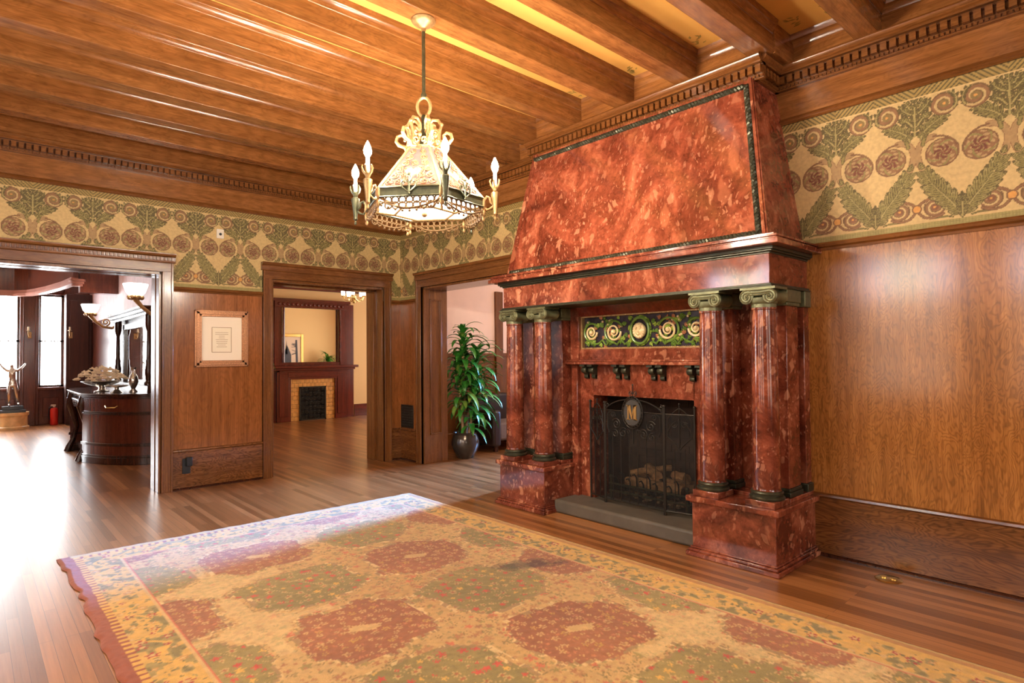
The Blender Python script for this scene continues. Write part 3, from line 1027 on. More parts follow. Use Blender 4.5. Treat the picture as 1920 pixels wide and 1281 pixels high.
    # linings of the openings, with the slot of a sliding door
    for nme, boxes, mat in (
        ('trim_lining', [(1.575, 1.601, YA, YA + 0.13, 0, 2.47), (1.575, 1.601, YA + 0.19, YA + WT, 0, 2.47), (1.592, 1.602, YA + 0.13, YA + 0.19, 0, 2.47), (-0.9, 1.6, YA, YA + 0.13, 2.44, 2.475), (-0.9, 1.6, YA + 0.19, YA + WT, 2.44, 2.475), (-0.9, 1.6, YA + 0.13, YA + 0.19, 2.462, 2.475)], 'oak_z'),
        ('trim_lining_parlor', [(4.385, 4.412, YA, YA + 0.13, 0, 2.485), (4.36, 4.412, YA + 0.19, YA + WT + 0.03, 0, 2.485), (4.402, 4.412, YA + 0.13, YA + 0.19, 0, 2.485), (2.82, 4.41, YA, YA + 0.13, 2.455, 2.49), (2.82, 4.41, YA + 0.19, YA + WT, 2.44, 2.49), (2.82, 2.85, YA + 0.01, YA + WT, 0, 2.485)], 'oak_z'),
    ):
        t = MB()
        for q in boxes:
            t.box(*q)
        struct(t.build(nme, M[mat], bevel=0.003))
    # panelled jamb of the hall opening
    t = MB()
    y = 7.03
    t.box(XB, 5.10, y - 0.012, y + 0.005, 0, 2.46)
    t.box(XB, XB + 0.10, y - 0.03, y, 0, 2.46).box(5.00, 5.10, y - 0.03, y, 0, 2.46)
    t.box(XB + 0.10, 5.0, y - 0.03, y, 0, 0.40).box(XB + 0.10, 5.0, y - 0.03, y, 2.30, 2.46)
    for z0, z1, x0, x1 in ((0.40, 2.30, XB + 0.10, XB + 0.118), (0.40, 2.30, 4.982, 5.0), (0.40, 0.418, XB + 0.1, 5.0), (2.282, 2.30, XB + 0.1, 5.0)):
        t.box(x0, x1, y - 0.042, y, z0, z1)
    t.box(XB, 5.1, 5.10, 7.03, 2.43, 2.465)
    struct(t.build(nm(), M['oak_z'], bevel=0.003))
    # plain outer corner where the two openings meet
    t = MB().box(4.52, XB + 0.001, YA - 0.012, YA + 0.001, 0.46, 2.255).box(XB - 0.012, XB + 0.001, 7.2, YA, 0.46, 2.255)
    struct(t.build(nm(), M['panel_back']))


shell()
shell_trim()


# ------------------------------------------------------------------ the fireplace
def spiral(c, r0, turns, a0, sgn, ax, ay, n=26, r1=0.08):
    """points of a scroll in the plane of ax, ay; shrinks from r0 to r0*r1"""
    c, ax, ay = Vector(c), Vector(ax), Vector(ay)
    out = []
    for i in range(n + 1):
        t = i / n
        r = r0 * (1 - t) + r0 * r1 * t
        a = a0 + sgn * turns * 2 * PI * t
        out.append(c + ax * (r * math.cos(a)) + ay * (r * math.sin(a)))
    return out


def rope(mb, path, rad=0.011, off=0.008, pitch=0.055, step=0.009):
    P = [Vector(p) for p in path]
    pts, total = [], 0.0
    for a, b_ in zip(P[:-1], P[1:]):
        n = max(2, int((b_ - a).length / step))
        d = (b_ - a).normalized()
        s = d.orthogonal().normalized()
        t = d.cross(s)
        for ph in (0, PI):
            q = []
            for i in range(n + 1):
                l = (b_ - a).length * i / n
                an = 2 * PI * l / pitch + ph
                q.append(a + d * l + (s * math.cos(an) + t * math.sin(an)) * off)
            mb.tube(q, rad, 6)


def fireplace():
    c0 = FPC
    mi = lambda y: 2 * c0 - y
    F = thing('fireplace', (4.38, c0, 0), 'massive red marble fireplace with sloping hood and paired columns', 'fireplace')
    MAR, BR, VG = M['marble'], M['bronze'], M['verdigris']
    for s in (-1, 1):
        Y = lambda d: c0 + s * d
        p = MB().box(4.03, XB, Y(0.78), Y(1.41), 0.03, 0.40)
        p.build('plinth', MAR, F, bevel=0.004)
        p = MB().box(3.985, XB, Y(0.745), Y(1.445), 0, 0.035).box(4.0, XB, Y(0.757), Y(1.43), 0.034, 0.055).box(4.015, XB, Y(0.768), Y(1.42), 0.054, 0.068)
        p.build('plinth_base', MAR, F, bevel=0.006)
        p = MB().box(4.018, XB, Y(0.768), Y(1.422), 0.386, 0.402).box(3.995, XB, Y(0.745), Y(1.445), 0.40, 0.442)
        p.box(4.03, 4.26, Y(0.785), Y(0.995), 0.44, 0.486).box(4.03, 4.26, Y(1.195), Y(1.405), 0.44, 0.486).box(4.29, XB, Y(0.80), Y(1.40), 0.44, 0.47)
        p.build('plinth_cap', MAR, F, bevel=0.006)
        # dark polished panel and pilasters standing behind the columns
        p = MB().box(4.47, XB, Y(0.72), Y(1.285), 0.44, 1.96)
        p.build('pier', MAR, F)
        for d in (0.89, 1.30):
            q = MB().box(4.335, 4.53, Y(d - 0.075), Y(d + 0.075), 0.53, 1.84)
            pl = q.build('pilaster', MAR, F, bevel=0.004)
            MB().box(4.32, 4.54, Y(d - 0.09), Y(d + 0.09), 0.47, 0.505).box(4.328, 4.535, Y(d - 0.083), Y(d + 0.083), 0.505, 0.53).build('pilaster_base', BR, pl, bevel=0.005)
            MB().box(4.32, 4.54, Y(d - 0.088), Y(d + 0.088), 1.84, 1.865).box(4.31, 4.55, Y(d - 0.095), Y(d + 0.095), 1.865, 1.957).build('pilaster_capital', VG, pl, bevel=0.006)
        q = MB().box(4.61, XB, Y(1.225), Y(1.385), 0.53, 1.84)
        pl = q.build('pilaster', MAR, F, bevel=0.004)
        MB().box(4.60, XB, Y(1.21), Y(1.40), 0.47, 0.53).build('pilaster_base', BR, pl, bevel=0.005)
        MB().box(4.595, XB, Y(1.205), Y(1.405), 1.84, 1.957).build('pilaster_capital', VG, pl, bevel=0.006)
        for d in (0.89, 1.30):
            cx, cy = 4.145, Y(d)
            prof = [(0.096, 0.548), (0.0925, 0.556)]
            for i in range(15):
                t = i / 14
                prof.append((0.0915 - 0.0125 * t ** 1.7, 0.565 + 1.235 * t))
            prof += [(0.0835, 1.806), (0.0835, 1.816), (0.079, 1.822)]
            col = MB().lathe(prof, (cx, cy, 0), 40).build('column', MAR, F, loc=(cx, cy, 0))
            tor = [(0.06, 0.486), (0.112, 0.486), (0.117, 0.494), (0.117, 0.504), (0.110, 0.512), (0.100, 0.515), (0.100, 0.521), (0.107, 0.526), (0.109, 0.534), (0.105, 0.542), (0.097, 0.548), (0.06, 0.55)]
            MB().lathe(tor, (cx, cy, 0), 36).build('column_base', BR, col)
            k = MB().lathe([(0.05, 1.818), (0.083, 1.818), (0.083, 1.842), (0.090, 1.848), (0.095, 1.862), (0.095, 1.885), (0.08, 1.892), (0.05, 1.892)], (cx, cy, 0), 32)
            zc, rv, dv = 1.893, 0.051, 0.083
            for e in (-1, 1):
                k.lathe([(0.01, -0.092), (rv * 0.9, -0.092), (rv, -0.086), (rv, -0.072), (rv * 0.82, -0.05), (rv * 0.70, 0), (rv * 0.82, 0.05), (rv, 0.072), (rv, 0.086), (rv * 0.9, 0.092), (0.01, 0.092)], (cx, cy + e * dv, zc), 22, axis='x')
                for fx in (-0.094, 0.094):
                    k.tube(spiral((cx + fx, cy + e * dv, zc), rv * 0.92, 2.2, PI / 2, -e, (0, 1, 0), (0, 0, 1), 34, 0.1), 0.0055, 6)
                    k.ball((cx + fx, cy + e * dv, zc), 0.009, 6)
            for fx in (-0.094, 0.094):
                for zz in (0.049, 0.030, 0.016):
                    k.tube([(cx + fx, cy - dv, zc + zz), (cx + fx, cy - dv * 0.3, zc + zz - 0.004), (cx + fx, cy + dv * 0.3, zc + zz - 0.004), (cx + fx, cy + dv, zc + zz)], 0.005, 6)
            k.box(cx - 0.088, cx + 0.088, cy - dv, cy + dv, zc + 0.006, zc + 0.052)
            k.box(cx - 0.098, cx + 0.098, cy - 0.125, cy + 0.125, 1.942, 1.958)
            k.build('capital', VG, col)
    # entablature, shelf and hood
    MB().box(4.045, XB, 1.82, mi(1.82), 1.957, 1.968).box(4.055, XB, 1.83, mi(1.83), 1.968, 1.982).build('bronze_soffit_moulding', BR, F, bevel=0.003)
    MB().box(4.07, XB, 1.845, mi(1.845), 1.98, 2.20).build('entablature', MAR, F, bevel=0.004)
    b_ = MB()
    for d, z0, z1 in ((0.0, 2.188, 2.20), (0.02, 2.20, 2.212), (0.034, 2.212, 2.236)):
        b_.box(4.062 - d, XB, 1.837 - d, mi(1.837 - d), z0, z1)
    b_.build('bronze_bed_moulding', BR, F, bevel=0.003)
    b_ = MB()
    for d, z0, z1 in ((0.0, 2.235, 2.272), (-0.018, 2.272, 2.284), (-0.010, 2.284, 2.300), (-0.045, 2.300, 2.316)):
        b_.box(3.955 - d, XB, 1.735 - d, mi(1.735 - d), z0, z1)
    b_.build('cornice_shelf', MAR, F, bevel=0.004)
    hb = [(4.10, 1.865), (4.10, mi(1.865)), (4.315, mi(2.055)), (4.315, 2.055)]
    z0, z1 = 2.316, 3.56
    hood = MB().hexa([(4.10, 1.865, z0), (XB + 0.02, 1.865, z0), (XB + 0.02, mi(1.865), z0), (4.10, mi(1.865), z0), (4.315, 2.055, z1), (XB + 0.02, 2.055, z1), (XB + 0.02, mi(2.055), z1), (4.315, mi(2.055), z1)])
    hd = hood.build('hood', M['marble_cloud'], F)
    def on_front(y_frac, zf, out=0.004):
        """point on the hood's sloping front; y_frac 0 at the south corner, 1 at the north one"""
        ya = 1.865 + (2.055 - 1.865) * zf
        return (4.10 + 0.215 * zf - out, ya + (mi(ya) - ya) * y_frac, z0 + (z1 - z0) * zf)
    r = MB()
    rope(r, [on_front(0.03, 0.022), on_front(0.985, 0.022)], 0.015, 0.011)
    rope(r, [on_front(0.03, 0.955), on_front(0.985, 0.955)], 0.015, 0.011)
    rope(r, [on_front(0.022, 0.02), on_front(0.022, 0.96)], 0.015, 0.011)
    r.build('rope_moulding', BR, F)
    MB().prism([on_front(0.995, 0.0, 0.0), on_front(0.995, 1, 0.0), on_front(0.972, 1, 0.0), on_front(0.972, 0.0, 0.0)], (-0.010, 0, 0.002)).build('edge_fillet', MAR, F)
    MB().prism([on_front(0.004, 0.0, 0.0), on_front(0.004, 1, 0.0), on_front(0.013, 1, 0.0), on_front(0.013, 0.0, 0.0)], (-0.010, 0, 0.002)).build('edge_fillet', MAR, F)
    # surround of the fire, mantel shelf and overpanel
    s_ = MB()
    s_.box(4.48, XB, 3.765, 3.93, 0.10, 1.42).box(4.48, XB, mi(3.93), mi(3.765), 0.10, 1.42).box(4.48, XB, mi(3.77), 3.77, 1.11, 1.42)
    s_.build('surround', MAR, F)
    for s in (-1, 1):
        Y = lambda d: c0 + s * d
        MB().box(4.43, XB, Y(0.705), Y(0.78), 0.10, 1.40).build('surround_stile', MAR, F, bevel=0.004)
        MB().box(4.44, XB, Y(0.69), Y(0.80), 1.45, 1.957).build('overpanel_stile', MAR, F, bevel=0.004)
    MB().box(4.37, XB, Y(-0.86), Y(0.86), 1.405, 1.432).box(4.39, XB, Y(-0.845), Y(0.845), 1.432, 1.452).build('mantel_shelf', MAR, F, bevel=0.005)
    o_ = MB().box(4.46, XB, mi(3.92), 3.92, 1.45, 1.552).box(4.46, XB, mi(3.92), 3.92, 1.872, 1.957)
    o_.build('overpanel_rail', MAR, F, bevel=0.004)
    MB().prism([(4.46, mi(3.905), 1.872), (4.40, mi(3.905), 1.957), (4.47, mi(3.905), 1.957)], (0, 3.905 - mi(3.905), 0)).build('overpanel_cove', M['mahog_x'], F)
    con = MB()
    for pc in (3.785, 3.40, 3.015, 2.635):
        for e in (-0.046, 0.046):
            y = pc + e
            k = MB()
            k.box(4.385, 4.49, y - 0.030, y + 0.030, 1.385, 1.405)
            k.lathe([(0.005, -0.027), (0.030, -0.027), (0.034, -0.02), (0.034, 0.02), (0.030, 0.027), (0.005, 0.027)], (4.435, y, 1.352), 16, axis='y')
            k.lathe([(0.004, -0.022), (0.018, -0.022), (0.021, 0), (0.018, 0.022), (0.004, 0.022)], (4.462, y, 1.288), 14, axis='y')
            k.prism([(4.485, y - 0.022, 1.385), (4.41, y - 0.022, 1.375), (4.44, y - 0.022, 1.32), (4.462, y - 0.022, 1.27), (4.485, y - 0.022, 1.262)], (0, 0.044, 0))
            k.build('console_bracket', M['bronze'], F)
    # glazed relief panel of scrolls
    y0, y1, pz0, pz1 = mi(3.90), 3.90, 1.558, 1.868
    pn = MB().box(4.505, XB, y0, y1, pz0, pz1)
    pn.use(1)
    for q in ((4.47, 4.51, y0 - 0.012, y0 + 0.008, pz0 - 0.01, pz1 + 0.01), (4.47, 4.51, y1 - 0.008, y1 + 0.012, pz0 - 0.01, pz1 + 0.01), (4.47, 4.51, y0, y1, pz0 - 0.01, pz0 + 0.008), (4.47, 4.51, y0, y1, pz1 - 0.008, pz1 + 0.01)):
        pn.box(*q)
    for i in range(70):
        y = y0 + (y1 - y0) * (i + 0.5) / 70
        pn.ball((4.47, y, pz0 + 0.004), 0.006, 5)
        pn.ball((4.47, y, pz1 - 0.004), 0.006, 5)
    P = pn.build('glazed_relief_panel', [plain('dark_glaze', lin(46, 40, 46), 0.2, noise=0.4, nscale=30), M['antique']], F)
    cz = (pz0 + pz1) / 2
    rl = MB()
    ax, ay = (0, 1, 0), (0, 0, 1)
    rnd = random.Random(11)
    def leafrel(y, z, ang, l, w, mi_):
        rl.use(mi_)
        d = Vector((0, math.cos(ang), math.sin(ang)))
        n_ = Vector((0, -math.sin(ang), math.cos(ang)))
        c = Vector((4.497, y, z))
        for k_ in range(3):
            a_ = (k_ - 1) * 0.55
            dd = d * math.cos(a_) + n_ * math.sin(a_)
            nn = n_ * math.cos(a_) - d * math.sin(a_)
            ll = l * (1.0 if k_ == 1 else 0.7)
            rl.add([c, c + dd * ll * 0.5 + nn * w * 0.5, c + dd * ll, c + dd * ll * 0.5 - nn * w * 0.5, c + dd * ll * 0.5 + Vector((-0.014, 0, 0))], [(0, 4, 1), (1, 4, 2), (2, 4, 3), (3, 4, 0)])
    for s in (-1, 1):
        for yc, R in ((0.295, 0.085), (0.565, 0.07)):
            rl.use(2)
            rl.tube(spiral((4.488, c0 + s * yc, cz), R, 1.9, PI if s > 0 else 0, s, ax, ay, 40, 0.12), [0.011 - 0.005 * i / 40 for i in range(41)], 7)
            rl.ball((4.485, c0 + s * yc, cz), 0.022, 7)
            rl.use(0)
            rl.tube([(4.492, c0 + s * (yc + (R + 0.018) * math.cos(t)), cz + (R + 0.018) * math.sin(t)) for t in [2.7 - 0.23 * i for i in range(20)]], 0.011, 6)
        rl.use(0)
        rl.tube([(4.494, c0 + s * (0.13 + 0.1 * t), cz - 0.1 + 0.03 * math.sin(t * 9)) for t in [i / 12 * 5.2 for i in range(13)]], 0.011, 6)
        for i in range(70):
            y = c0 + s * rnd.uniform(0.10, 0.655)
            z = cz + rnd.uniform(-0.125, 0.125)
            leafrel(y, z, rnd.uniform(0, 2 * PI), rnd.uniform(0.035, 0.07), 0.026, rnd.choice((0, 0, 0, 1, 1, 3)))
        for i in range(8):
            rl.use(2)
            rl.ball((4.493, c0 + s * rnd.uniform(0.15, 0.64), cz + rnd.uniform(-0.12, 0.12)), 0.012, 6)
    rl.use(0)
    rl.tube([(4.488, c0 + 0.098 * math.cos(t), cz + 0.118 * math.sin(t)) for t in [2 * PI * i / 30 for i in range(30)]], 0.013, 8, closed=True)
    for i in range(22):
        t = 2 * PI * i / 22
        leafrel(c0 + 0.098 * math.cos(t), cz + 0.118 * math.sin(t), t + 1.2, 0.045, 0.024, i % 2)
    rl.use(2)
    rl.ball((4.49, c0, cz), 0.068, 10, sx=0.5)
    for i in range(16):
        t = 2 * PI * i / 16
        rl.ball((4.478, c0 + 0.05 * math.cos(t), cz + 0.055 * math.sin(t)), 0.02, 6)
    for q in ((-0.02, 0.022), (0.02, 0.022), (0, 0.0), (0, -0.03)):
        rl.ball((4.462, c0 + q[0], cz + q[1]), 0.014, 6)
    rl.build('relief_scrollwork', [plain('green_glaze', lin(96, 122, 50), 0.22, noise=0.3, nscale=20), plain('lime_glaze', lin(150, 170, 70), 0.22, noise=0.2, nscale=20), plain('cream_glaze', lin(218, 190, 140), 0.25, noise=0.15, nscale=20), plain('rose_glaze', lin(178, 120, 84), 0.25)], P)
    # hearth and firebox
    h = MB().box(4.155, 4.62, mi(4.0), 4.0, 0, 0.125).build('hearth_slab', M['stone'], F, bevel=0.022)
    fb = MB()
    X0, X1, ya, yb, zt = 4.50, 5.06, mi(3.765), 3.765, 1.16
    fb.box(4.6, X1, ya - 0.02, yb + 0.02, 0.08, 0.126)
    fb.box(X1 - 0.03, X1, ya - 0.02, yb + 0.02, 0.12, zt)
    fb.box(XB - 0.01, X1, ya - 0.02, ya, 0.12, zt).box(XB - 0.01, X1, yb, yb + 0.02, 0.12, zt).box(XB - 0.01, X1, ya - 0.02, yb + 0.02, zt, zt + 0.03)
    for r_ in range(14):
        for q in range(6):
            yy = ya + (q + (0.5 if r_ % 2 else 0)) * 0.19
            fb.box(X1 - 0.036, X1 - 0.025, max(ya, yy + 0.004), min(yb, yy + 0.186), 0.13 + r_ * 0.072, 0.13 + r_ * 0.072 + 0.064)
    fb.build('firebox', M['soot'], F)
    return F


def fire_screen():
    S = thing('fire_screen', (4.42, 3.25, 0.125), 'folding black wrought iron fire screen with gold letter M medallion', 'fire screen')
    IR = M['iron']
    zb, zt = 0.135, 0.985
    def panel(a, c, heart):
        a, c = Vector(a), Vector(c)
        ex = (c - a).to_3d()
        W = ex.length
        ex.normalize()
        O = Vector((a.x, a.y, 0))
        P = lambda u, z: O + ex * u + Vector((0, 0, z))
        f = MB()
        for u in (0.006, W - 0.006):
            f.tube([P(u, zb - 0.008), P(u, zt + 0.06)], 0.008, 8)
            f.ball(P(u, zt + 0.068), 0.013, 6)
        f.tube([P(0, zb + 0.03), P(W, zb + 0.03)], 0.006, 6)
        f.tube([P(0, zt), P(W, zt)], 0.006, 6)
        nb = max(3, int(W / 0.085))
        for i in range(1, nb):
            u = W * i / nb
            f.tube([P(u, zb + 0.03), P(u, 0.79 if not heart else 0.70)], 0.0042, 6)
        # arched top band, shoulders and scrolls
        ez = Vector((0, 0, 1))
        if not heart:
            for s in (-1, 1):
                m = W / 2
                f.tube([P(m + s * (m - 0.01) * math.cos(t), zt - 0.005 + 0.115 * math.sin(t) ** 1.3) for t in [PI / 2 * i / 14 for i in range(13)]], 0.0065, 6)
                f.tube([P(m + s * (m - 0.05), 0.80 + q) for q in (-0.02, 0.0)] + [P(m + s * (m - 0.035), 0.82), P(m + s * (m - 0.035), 0.955), P(m + s * (m - 0.09), zt)], 0.005, 6)
                for cu, cz, R, t0, dr, tn in ((0.185, 0.865, 0.052, 0.5, 1, 1.7), (0.11, 0.79, 0.046, 2.2, -1, 1.6), (0.20, 0.775, 0.036, 1.2, 1, 1.5), (0.225, 0.945, 0.03, 3.5, -1, 1.4), (0.055, 0.805, 0.026, 0.0, 1, 1.4)):
                    f.tube(spiral(P(m + s * cu, cz), R, tn, t0 if s > 0 else PI - t0, dr * s, ex, ez, 26, 0.12), 0.0048, 6)
                f.tube(spiral(P(m + s * (m - 0.03), zt + 0.05), 0.026, 1.4, PI / 2, -s, ex, ez, 18, 0.15), 0.005, 6)
            for cu, cz, R in ((-0.022, 1.15, 0.022), (0.022, 1.15, 0.022)):
                f.tube(spiral(P(W / 2 + cu, cz), R, 1.3, -PI / 2, 1 if cu > 0 else -1, ex, ez, 16, 0.2), 0.004, 6)
            f.tube([P(W / 2, 1.11), P(W / 2, 1.225)], 0.0045, 6)
            f.ball(P(W / 2, 1.225), 0.009, 6)
            f.tube([P(W / 2, 0.845), P(W / 2, 0.70)], 0.005, 6)
            f.tube([P(W / 2, 0.79), P(W / 2, 0.72)], [0.004, 0.010], 6)
        else:
            m = W / 2
            for s in (-1, 1):
                f.tube([P(m + s * (0.03 + 0.075 * math.sin(t * PI) ** 0.9 * (1 if t < 0.55 else 1.0)) * (1 - 0.85 * max(0, t - 0.55) / 0.45), 0.93 - 0.24 * t) for t in [i / 16 for i in range(17)]], 0.005, 6)
                f.tube(spiral(P(m + s * 0.045, 0.90), 0.028, 1.4, 0.5, s, ex, ez, 18, 0.2), 0.0045, 6)
                f.tube([P(m + s * (m - 0.02), 0.78), P(m + s * (m - 0.035), 0.81), P(m + s * (m - 0.035), 0.95), P(m + s * 0.04, zt + 0.03), P(m, zt + 0.055)], 0.005, 6)
            f.tube([P(m, 0.70), P(m, zt + 0.085)], 0.0055, 6)
            f.ball(P(m, 0.945), 0.010, 6)
            f.ball(P(m, zt + 0.09), 0.010, 6)
        fr = f.build('screen_panel', IR, S)
        g = MB()
        nx = ex.cross(Vector((0, 0, 1))).normalized() * 0.001
        g.prism([P(0.01, zb + 0.03), P(W - 0.01, zb + 0.03), P(W - 0.01, zt), P(0.01, zt)], nx)
        g.build('spark_mesh', M['spark'], fr)
    Cn, Cs = (4.405, 3.572, 0), (4.405, 2.930, 0)
    panel(Cn, Cs, False)
    panel(Cs, (4.462, 2.665, 0), True)
    panel((4.462, 3.80, 0), Cn, True)
    # oval medallion with its letter, and four little feet
    cy, cz = 3.247, 0.980
    d = MB()
    d.lathe([(0.001, -0.006), (0.092, -0.006), (0.092, 0.006), (0.001, 0.006)], (0, 0, 0), 36, axis='x', sx=1.0, sy=1.28)
    d.v = [(x + 4.392, y + cy, z + cz) for x, y, z in d.v]
    for R, r in ((0.094, 0.008), (0.112, 0.005)):
        d.use(1).tube([(4.39, cy + R * math.cos(t), cz + R * 1.27 * math.sin(t)) for t in [2 * PI * i / 40 for i in range(40)]], r, 7, closed=True)
    for i in range(24):
        t = 2 * PI * i / 24
        d.ball((4.39, cy + 0.103 * math.cos(t), cz + 0.131 * math.sin(t)), 0.006, 5)
    md = d.build('medallion', [plain('charcoal_enamel', lin(62, 60, 56), 0.5), IR], S)
    L = MB()
    hw, hh, T = 0.056, 0.066, 0.009
    rects = [[(-hw, -hh), (-hw + 0.034, -hh), (-hw + 0.034, -hh + T), (-hw, -hh + T)], [(hw - 0.042, -hh), (hw, -hh), (hw, -hh + T), (hw - 0.042, -hh + T)],
             [(-hw + 0.010, -hh), (-hw + 0.023, -hh), (-hw + 0.023, hh), (-hw + 0.010, hh)], [(hw - 0.037, -hh), (hw - 0.009, -hh), (hw - 0.009, hh), (hw - 0.037, hh)],
             [(-hw, hh - T), (-hw + 0.032, hh - T), (-hw + 0.032, hh), (-hw, hh)], [(hw - 0.032, hh - T), (hw, hh - T), (hw, hh), (hw - 0.032, hh)],
             [(-hw + 0.010, hh), (-hw + 0.040, hh), (0.006, -hh + 0.012), (-0.004, -hh + 0.006)], [(hw - 0.022, hh), (hw - 0.037, hh), (-0.004, -hh + 0.006), (0.004, -hh + 0.03)]]
    for q in rects:
        L.prism([(4.386, cy - u, cz + v) for u, v in q], (-0.006, 0, 0))
    L.build('letter_m', M['gold'], md)
    # log set behind the screen
    G = thing('fire_grate', (4.78, 3.23, 0.126), 'black iron fire grate with upright curls standing inside the firebox', 'grate')
    g = MB()
    for x in (4.66, 4.90):
        g.tube([(x, 2.84, 0.22), (x, 3.62, 0.22)], 0.012, 7)
    for i in range(11):
        y = 2.86 + 0.074 * i
        g.tube([(4.92, y, 0.22), (4.64, y, 0.22), (4.625, y, 0.25), (4.62, y, 0.30 + 0.05 * (i % 2)), (4.605, y + 0.012, 0.33 + 0.05 * (i % 2)), (4.60, y + 0.03, 0.32 + 0.05 * (i % 2))], 0.008, 6)
    g.build('bars', IR, G)
    for x, y in ((4.66, 2.86), (4.66, 3.60), (4.90, 2.86), (4.90, 3.60)):
        MB().tube([(x, y, 0.126), (x, y, 0.225)], 0.011, 7).build('leg', IR, G)
    rail = MB().tube([(4.575, 2.80, 0.20), (4.575, 3.66, 0.20)], 0.009, 7).tube([(4.575, 2.80, 0.27), (4.575, 3.66, 0.27)], 0.009, 7)
    rail.build('guard_rail', M['patina'], G)
    for y in (2.82, 3.64):
        MB().tube([(4.575, y, 0.126), (4.575, y, 0.32)], 0.010, 7).ball((4.575, y, 0.335), 0.018, 7).build('leg', M['patina'], G)
    rnd = random.Random(5)
    labs = ['longest split log lying across the back of the fire grate', 'split log lying across the front of the fire grate', 'short pale log leaning on top of the log pile', 'thin branch crossing the logs toward the letter side', 'stubby log end near the hinge of the screen']
    lg = [((4.86, 2.90, 0.285), (4.86, 3.58, 0.285), 0.055), ((4.71, 2.95, 0.28), (4.72, 3.56, 0.28), 0.05), ((4.70, 3.20, 0.375), (4.88, 3.42, 0.40), 0.045), ((4.72, 3.52, 0.365), (4.86, 3.16, 0.44), 0.032), ((4.76, 2.93, 0.375), (4.82, 3.10, 0.38), 0.045)]
    for (a, c, r), lb in zip(lg, labs):
        a, c = Vector(a), Vector(c)
        k = MB()
        pts = [a + (c - a) * (i / 8) + Vector((rnd.uniform(-.008, .008), 0, rnd.uniform(-.008, .008))) for i in range(9)]
        k.tube(pts, [r * rnd.uniform(0.88, 1.06) for i in range(9)], 10)
        o = k.build('log', M['log'], None, tuple((a + c) / 2))
        tag(o, lb, 'log', 'logs in the fire grate')
    e = MB()
    for i in range(90):
        e.ball((rnd.uniform(4.64, 4.96), rnd.uniform(2.86, 3.6), 0.132 + rnd.uniform(0, 0.05)), rnd.uniform(0.014, 0.028), 5, sx=rnd.uniform(.8, 1.3), sz=rnd.uniform(.6, 1))
    o = e.build('ember_bed', M['ember'], None, (4.8, 3.23, 0.126))
    o['kind'] = 'stuff'
    tag(o, 'bed of grey ash coals under the fire grate', 'embers')


